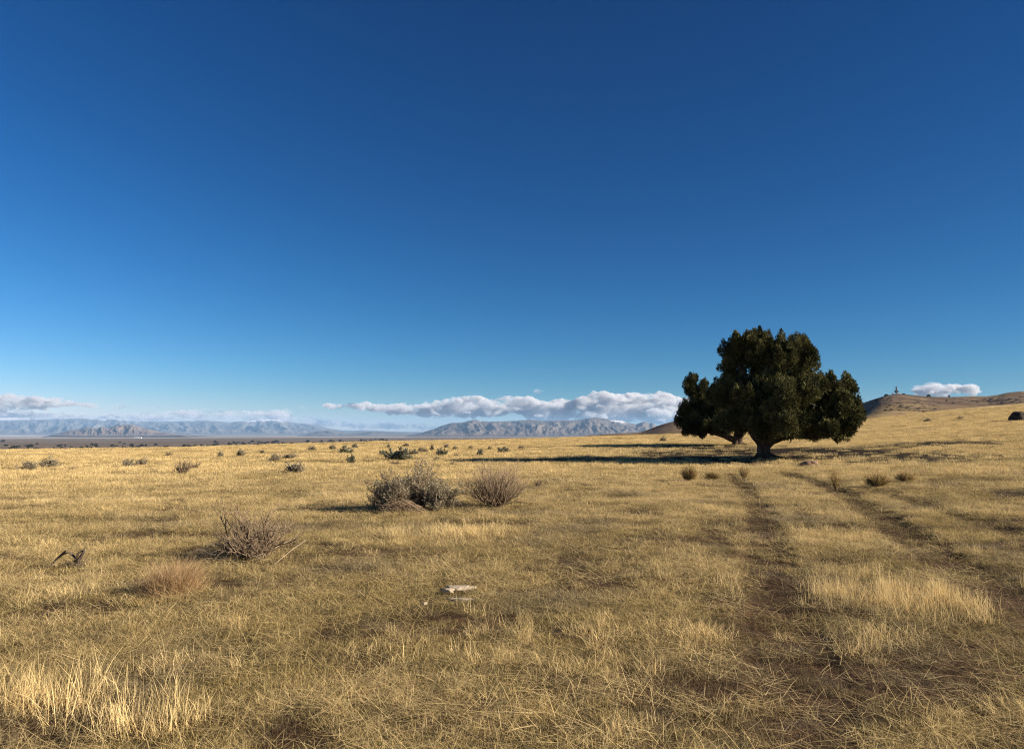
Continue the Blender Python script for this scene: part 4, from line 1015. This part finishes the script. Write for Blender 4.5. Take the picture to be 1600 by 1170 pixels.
cloud([(-60, 648, 60, 7), (10, 647, 50, 6), (70, 650, 60, 5), (130, 650, 50, 6), (190, 652, 50, 5), (240, 655, 40, 4)], 'low white cloud layer hugging the far range below the tailed bank', 1 / 600., 4)
cloud([(250, 650, 40, 6), (300, 647, 45, 7), (345, 650, 45, 7), (390, 650, 40, 8), (430, 648, 22, 9), (450, 655, 40, 6), (500, 660, 40, 5), (560, 664, 50, 4), (620, 666, 50, 4), (660, 668, 30, 3)], 'low cloud layer with one white peak-like puff over the far range', 1 / 600., 5)
for i, (px, py, rx, ry, lab) in enumerate([(195, 633, 12, 2.2, 'thin dark wisp, a double streak over the buttes'), (248, 634.5, 6, 2, 'thin dark wisp alone between two streaks over the valley'), (328, 640.5, 14, 2, 'long thin dark wisp above the low cloud layer'), (480, 636, 10, 3, 'faint grey wisp before the long cloud bank'), (844, 611, 8, 1.6, 'tiny grey wisp high above the mountain range')]):
    cloud([(px, py, rx, ry * .8)], lab, 1 / 2600., 20 + i, 40., wisp=True)
print('clouds', time.time() - T0)

# ------------------------------------------------------------------ haze box
HB = (-37000., -37000., -420., 37000., 36500., 520.)
bx = bpy.data.meshes.new('haze')
x0, y0, z0, x1, y1, z1 = HB
bx.from_pydata([(x0, y0, z0), (x1, y0, z0), (x1, y1, z0), (x0, y1, z0), (x0, y0, z1), (x1, y0, z1), (x1, y1, z1), (x0, y1, z1)], [], [(3, 2, 1, 0), (4, 5, 6, 7), (0, 1, 5, 4), (1, 2, 6, 5), (2, 3, 7, 6), (3, 0, 4, 7)])
mh = NT('valley_air'); v = mh.n('VolumePrincipled'); v.inputs['Color'].default_value = (.36, .62, 1.0, 1); v.inputs['Density'].default_value = HAZE_DENSITY; mh.l(v.outputs[0], mh.out.inputs['Volume'])
tag(link('haze', bx, mh.m), 'thin blue air over the valley', None, None, 'stuff')

# ------------------------------------------------------------------ sky and sun
w = bpy.data.worlds.new('World'); scene.world = w; w.use_nodes = True
nt = w.node_tree; bg = nt.nodes['Background']
sky = nt.nodes.new('ShaderNodeTexSky'); sky.sky_type = 'NISHITA'; sky.sun_disc = False
sky.sun_elevation = SUN_EL; sky.sun_rotation = SUN_AZ; sky.altitude = 1500; sky.air_density = 1.0; sky.dust_density = 0.1; sky.ozone_density = 3.0
# deep, clear high-desert blue: steeper falloff of each band towards the zenith, a little darker towards the sun's side
EXPO = 1.38
N = nt.nodes.new
tc = N('ShaderNodeTexCoord'); sx = N('ShaderNodeSeparateXYZ'); nt.links.new(tc.outputs['Generated'], sx.inputs[0])
side = N('ShaderNodeMath'); side.operation = 'MULTIPLY_ADD'; nt.links.new(sx.outputs[0], side.inputs[0]); side.inputs[1].default_value = -.30 * .075; side.inputs[2].default_value = .075
sep = N('ShaderNodeSeparateColor'); comb = N('ShaderNodeCombineColor'); nt.links.new(sky.outputs[0], sep.inputs[0])
for i, (g_, a_) in enumerate(SKY_BANDS):
    m1_ = N('ShaderNodeMath'); m1_.operation = 'MULTIPLY'; nt.links.new(sep.outputs[i], m1_.inputs[0]); nt.links.new(side.outputs[0], m1_.inputs[1])
    m2_ = N('ShaderNodeMath'); m2_.operation = 'POWER'; nt.links.new(m1_.outputs[0], m2_.inputs[0]); m2_.inputs[1].default_value = g_
    m3_ = N('ShaderNodeMath'); m3_.operation = 'MULTIPLY'; nt.links.new(m2_.outputs[0], m3_.inputs[0]); m3_.inputs[1].default_value = a_ / (.05 * 2**EXPO)
    nt.links.new(m3_.outputs[0], comb.inputs[i])
nt.links.new(comb.outputs[0], bg.inputs['Color'])
bg.inputs['Strength'].default_value = .05
sun = bpy.data.lights.new('sun', 'SUN'); sun.energy = 5.0; sun.angle = R(.5); sun.color = (1.0, .89, .74)
so = bpy.data.objects.new('sun', sun); COL.objects.link(so)
sd = Vector((math.sin(SUN_AZ) * math.cos(SUN_EL), math.cos(SUN_AZ) * math.cos(SUN_EL), math.sin(SUN_EL)))
so.rotation_euler = sd.to_track_quat('Z', 'Y').to_euler(); so.location = sd * 50

# ------------------------------------------------------------------ camera, output
cam = bpy.data.cameras.new('camera'); co = bpy.data.objects.new('camera', cam); COL.objects.link(co)
cam.sensor_width = 36; cam.lens = F / 1600 * 36; cam.clip_start = .05; cam.clip_end = 200000
co.location = (0, 0, CAM_Z); co.rotation_euler = (math.pi / 2 + PITCH, 0, 0)
scene.camera = co
vs = scene.view_settings; vs.view_transform = 'Standard'; vs.look = 'None'; vs.exposure = EXPO; vs.gamma = 1
cy = scene.cycles
cy.max_bounces = 6; cy.diffuse_bounces = 3; cy.transmission_bounces = 3; cy.volume_bounces = 2; cy.transparent_max_bounces = 8
cy.use_denoising = True; cy.pixel_filter_type = 'BLACKMAN_HARRIS'; cy.filter_width = 1.15
try: cy.denoiser = 'OPENIMAGEDENOISE'; cy.denoising_input_passes = 'RGB_ALBEDO_NORMAL'; cy.denoising_prefilter = 'NONE'
except Exception: pass
cy.volume_step_rate = .06; cy.volume_max_steps = 256; cy.sample_clamp_indirect = 8; cy.use_adaptive_sampling = False
print('done', time.time() - T0)
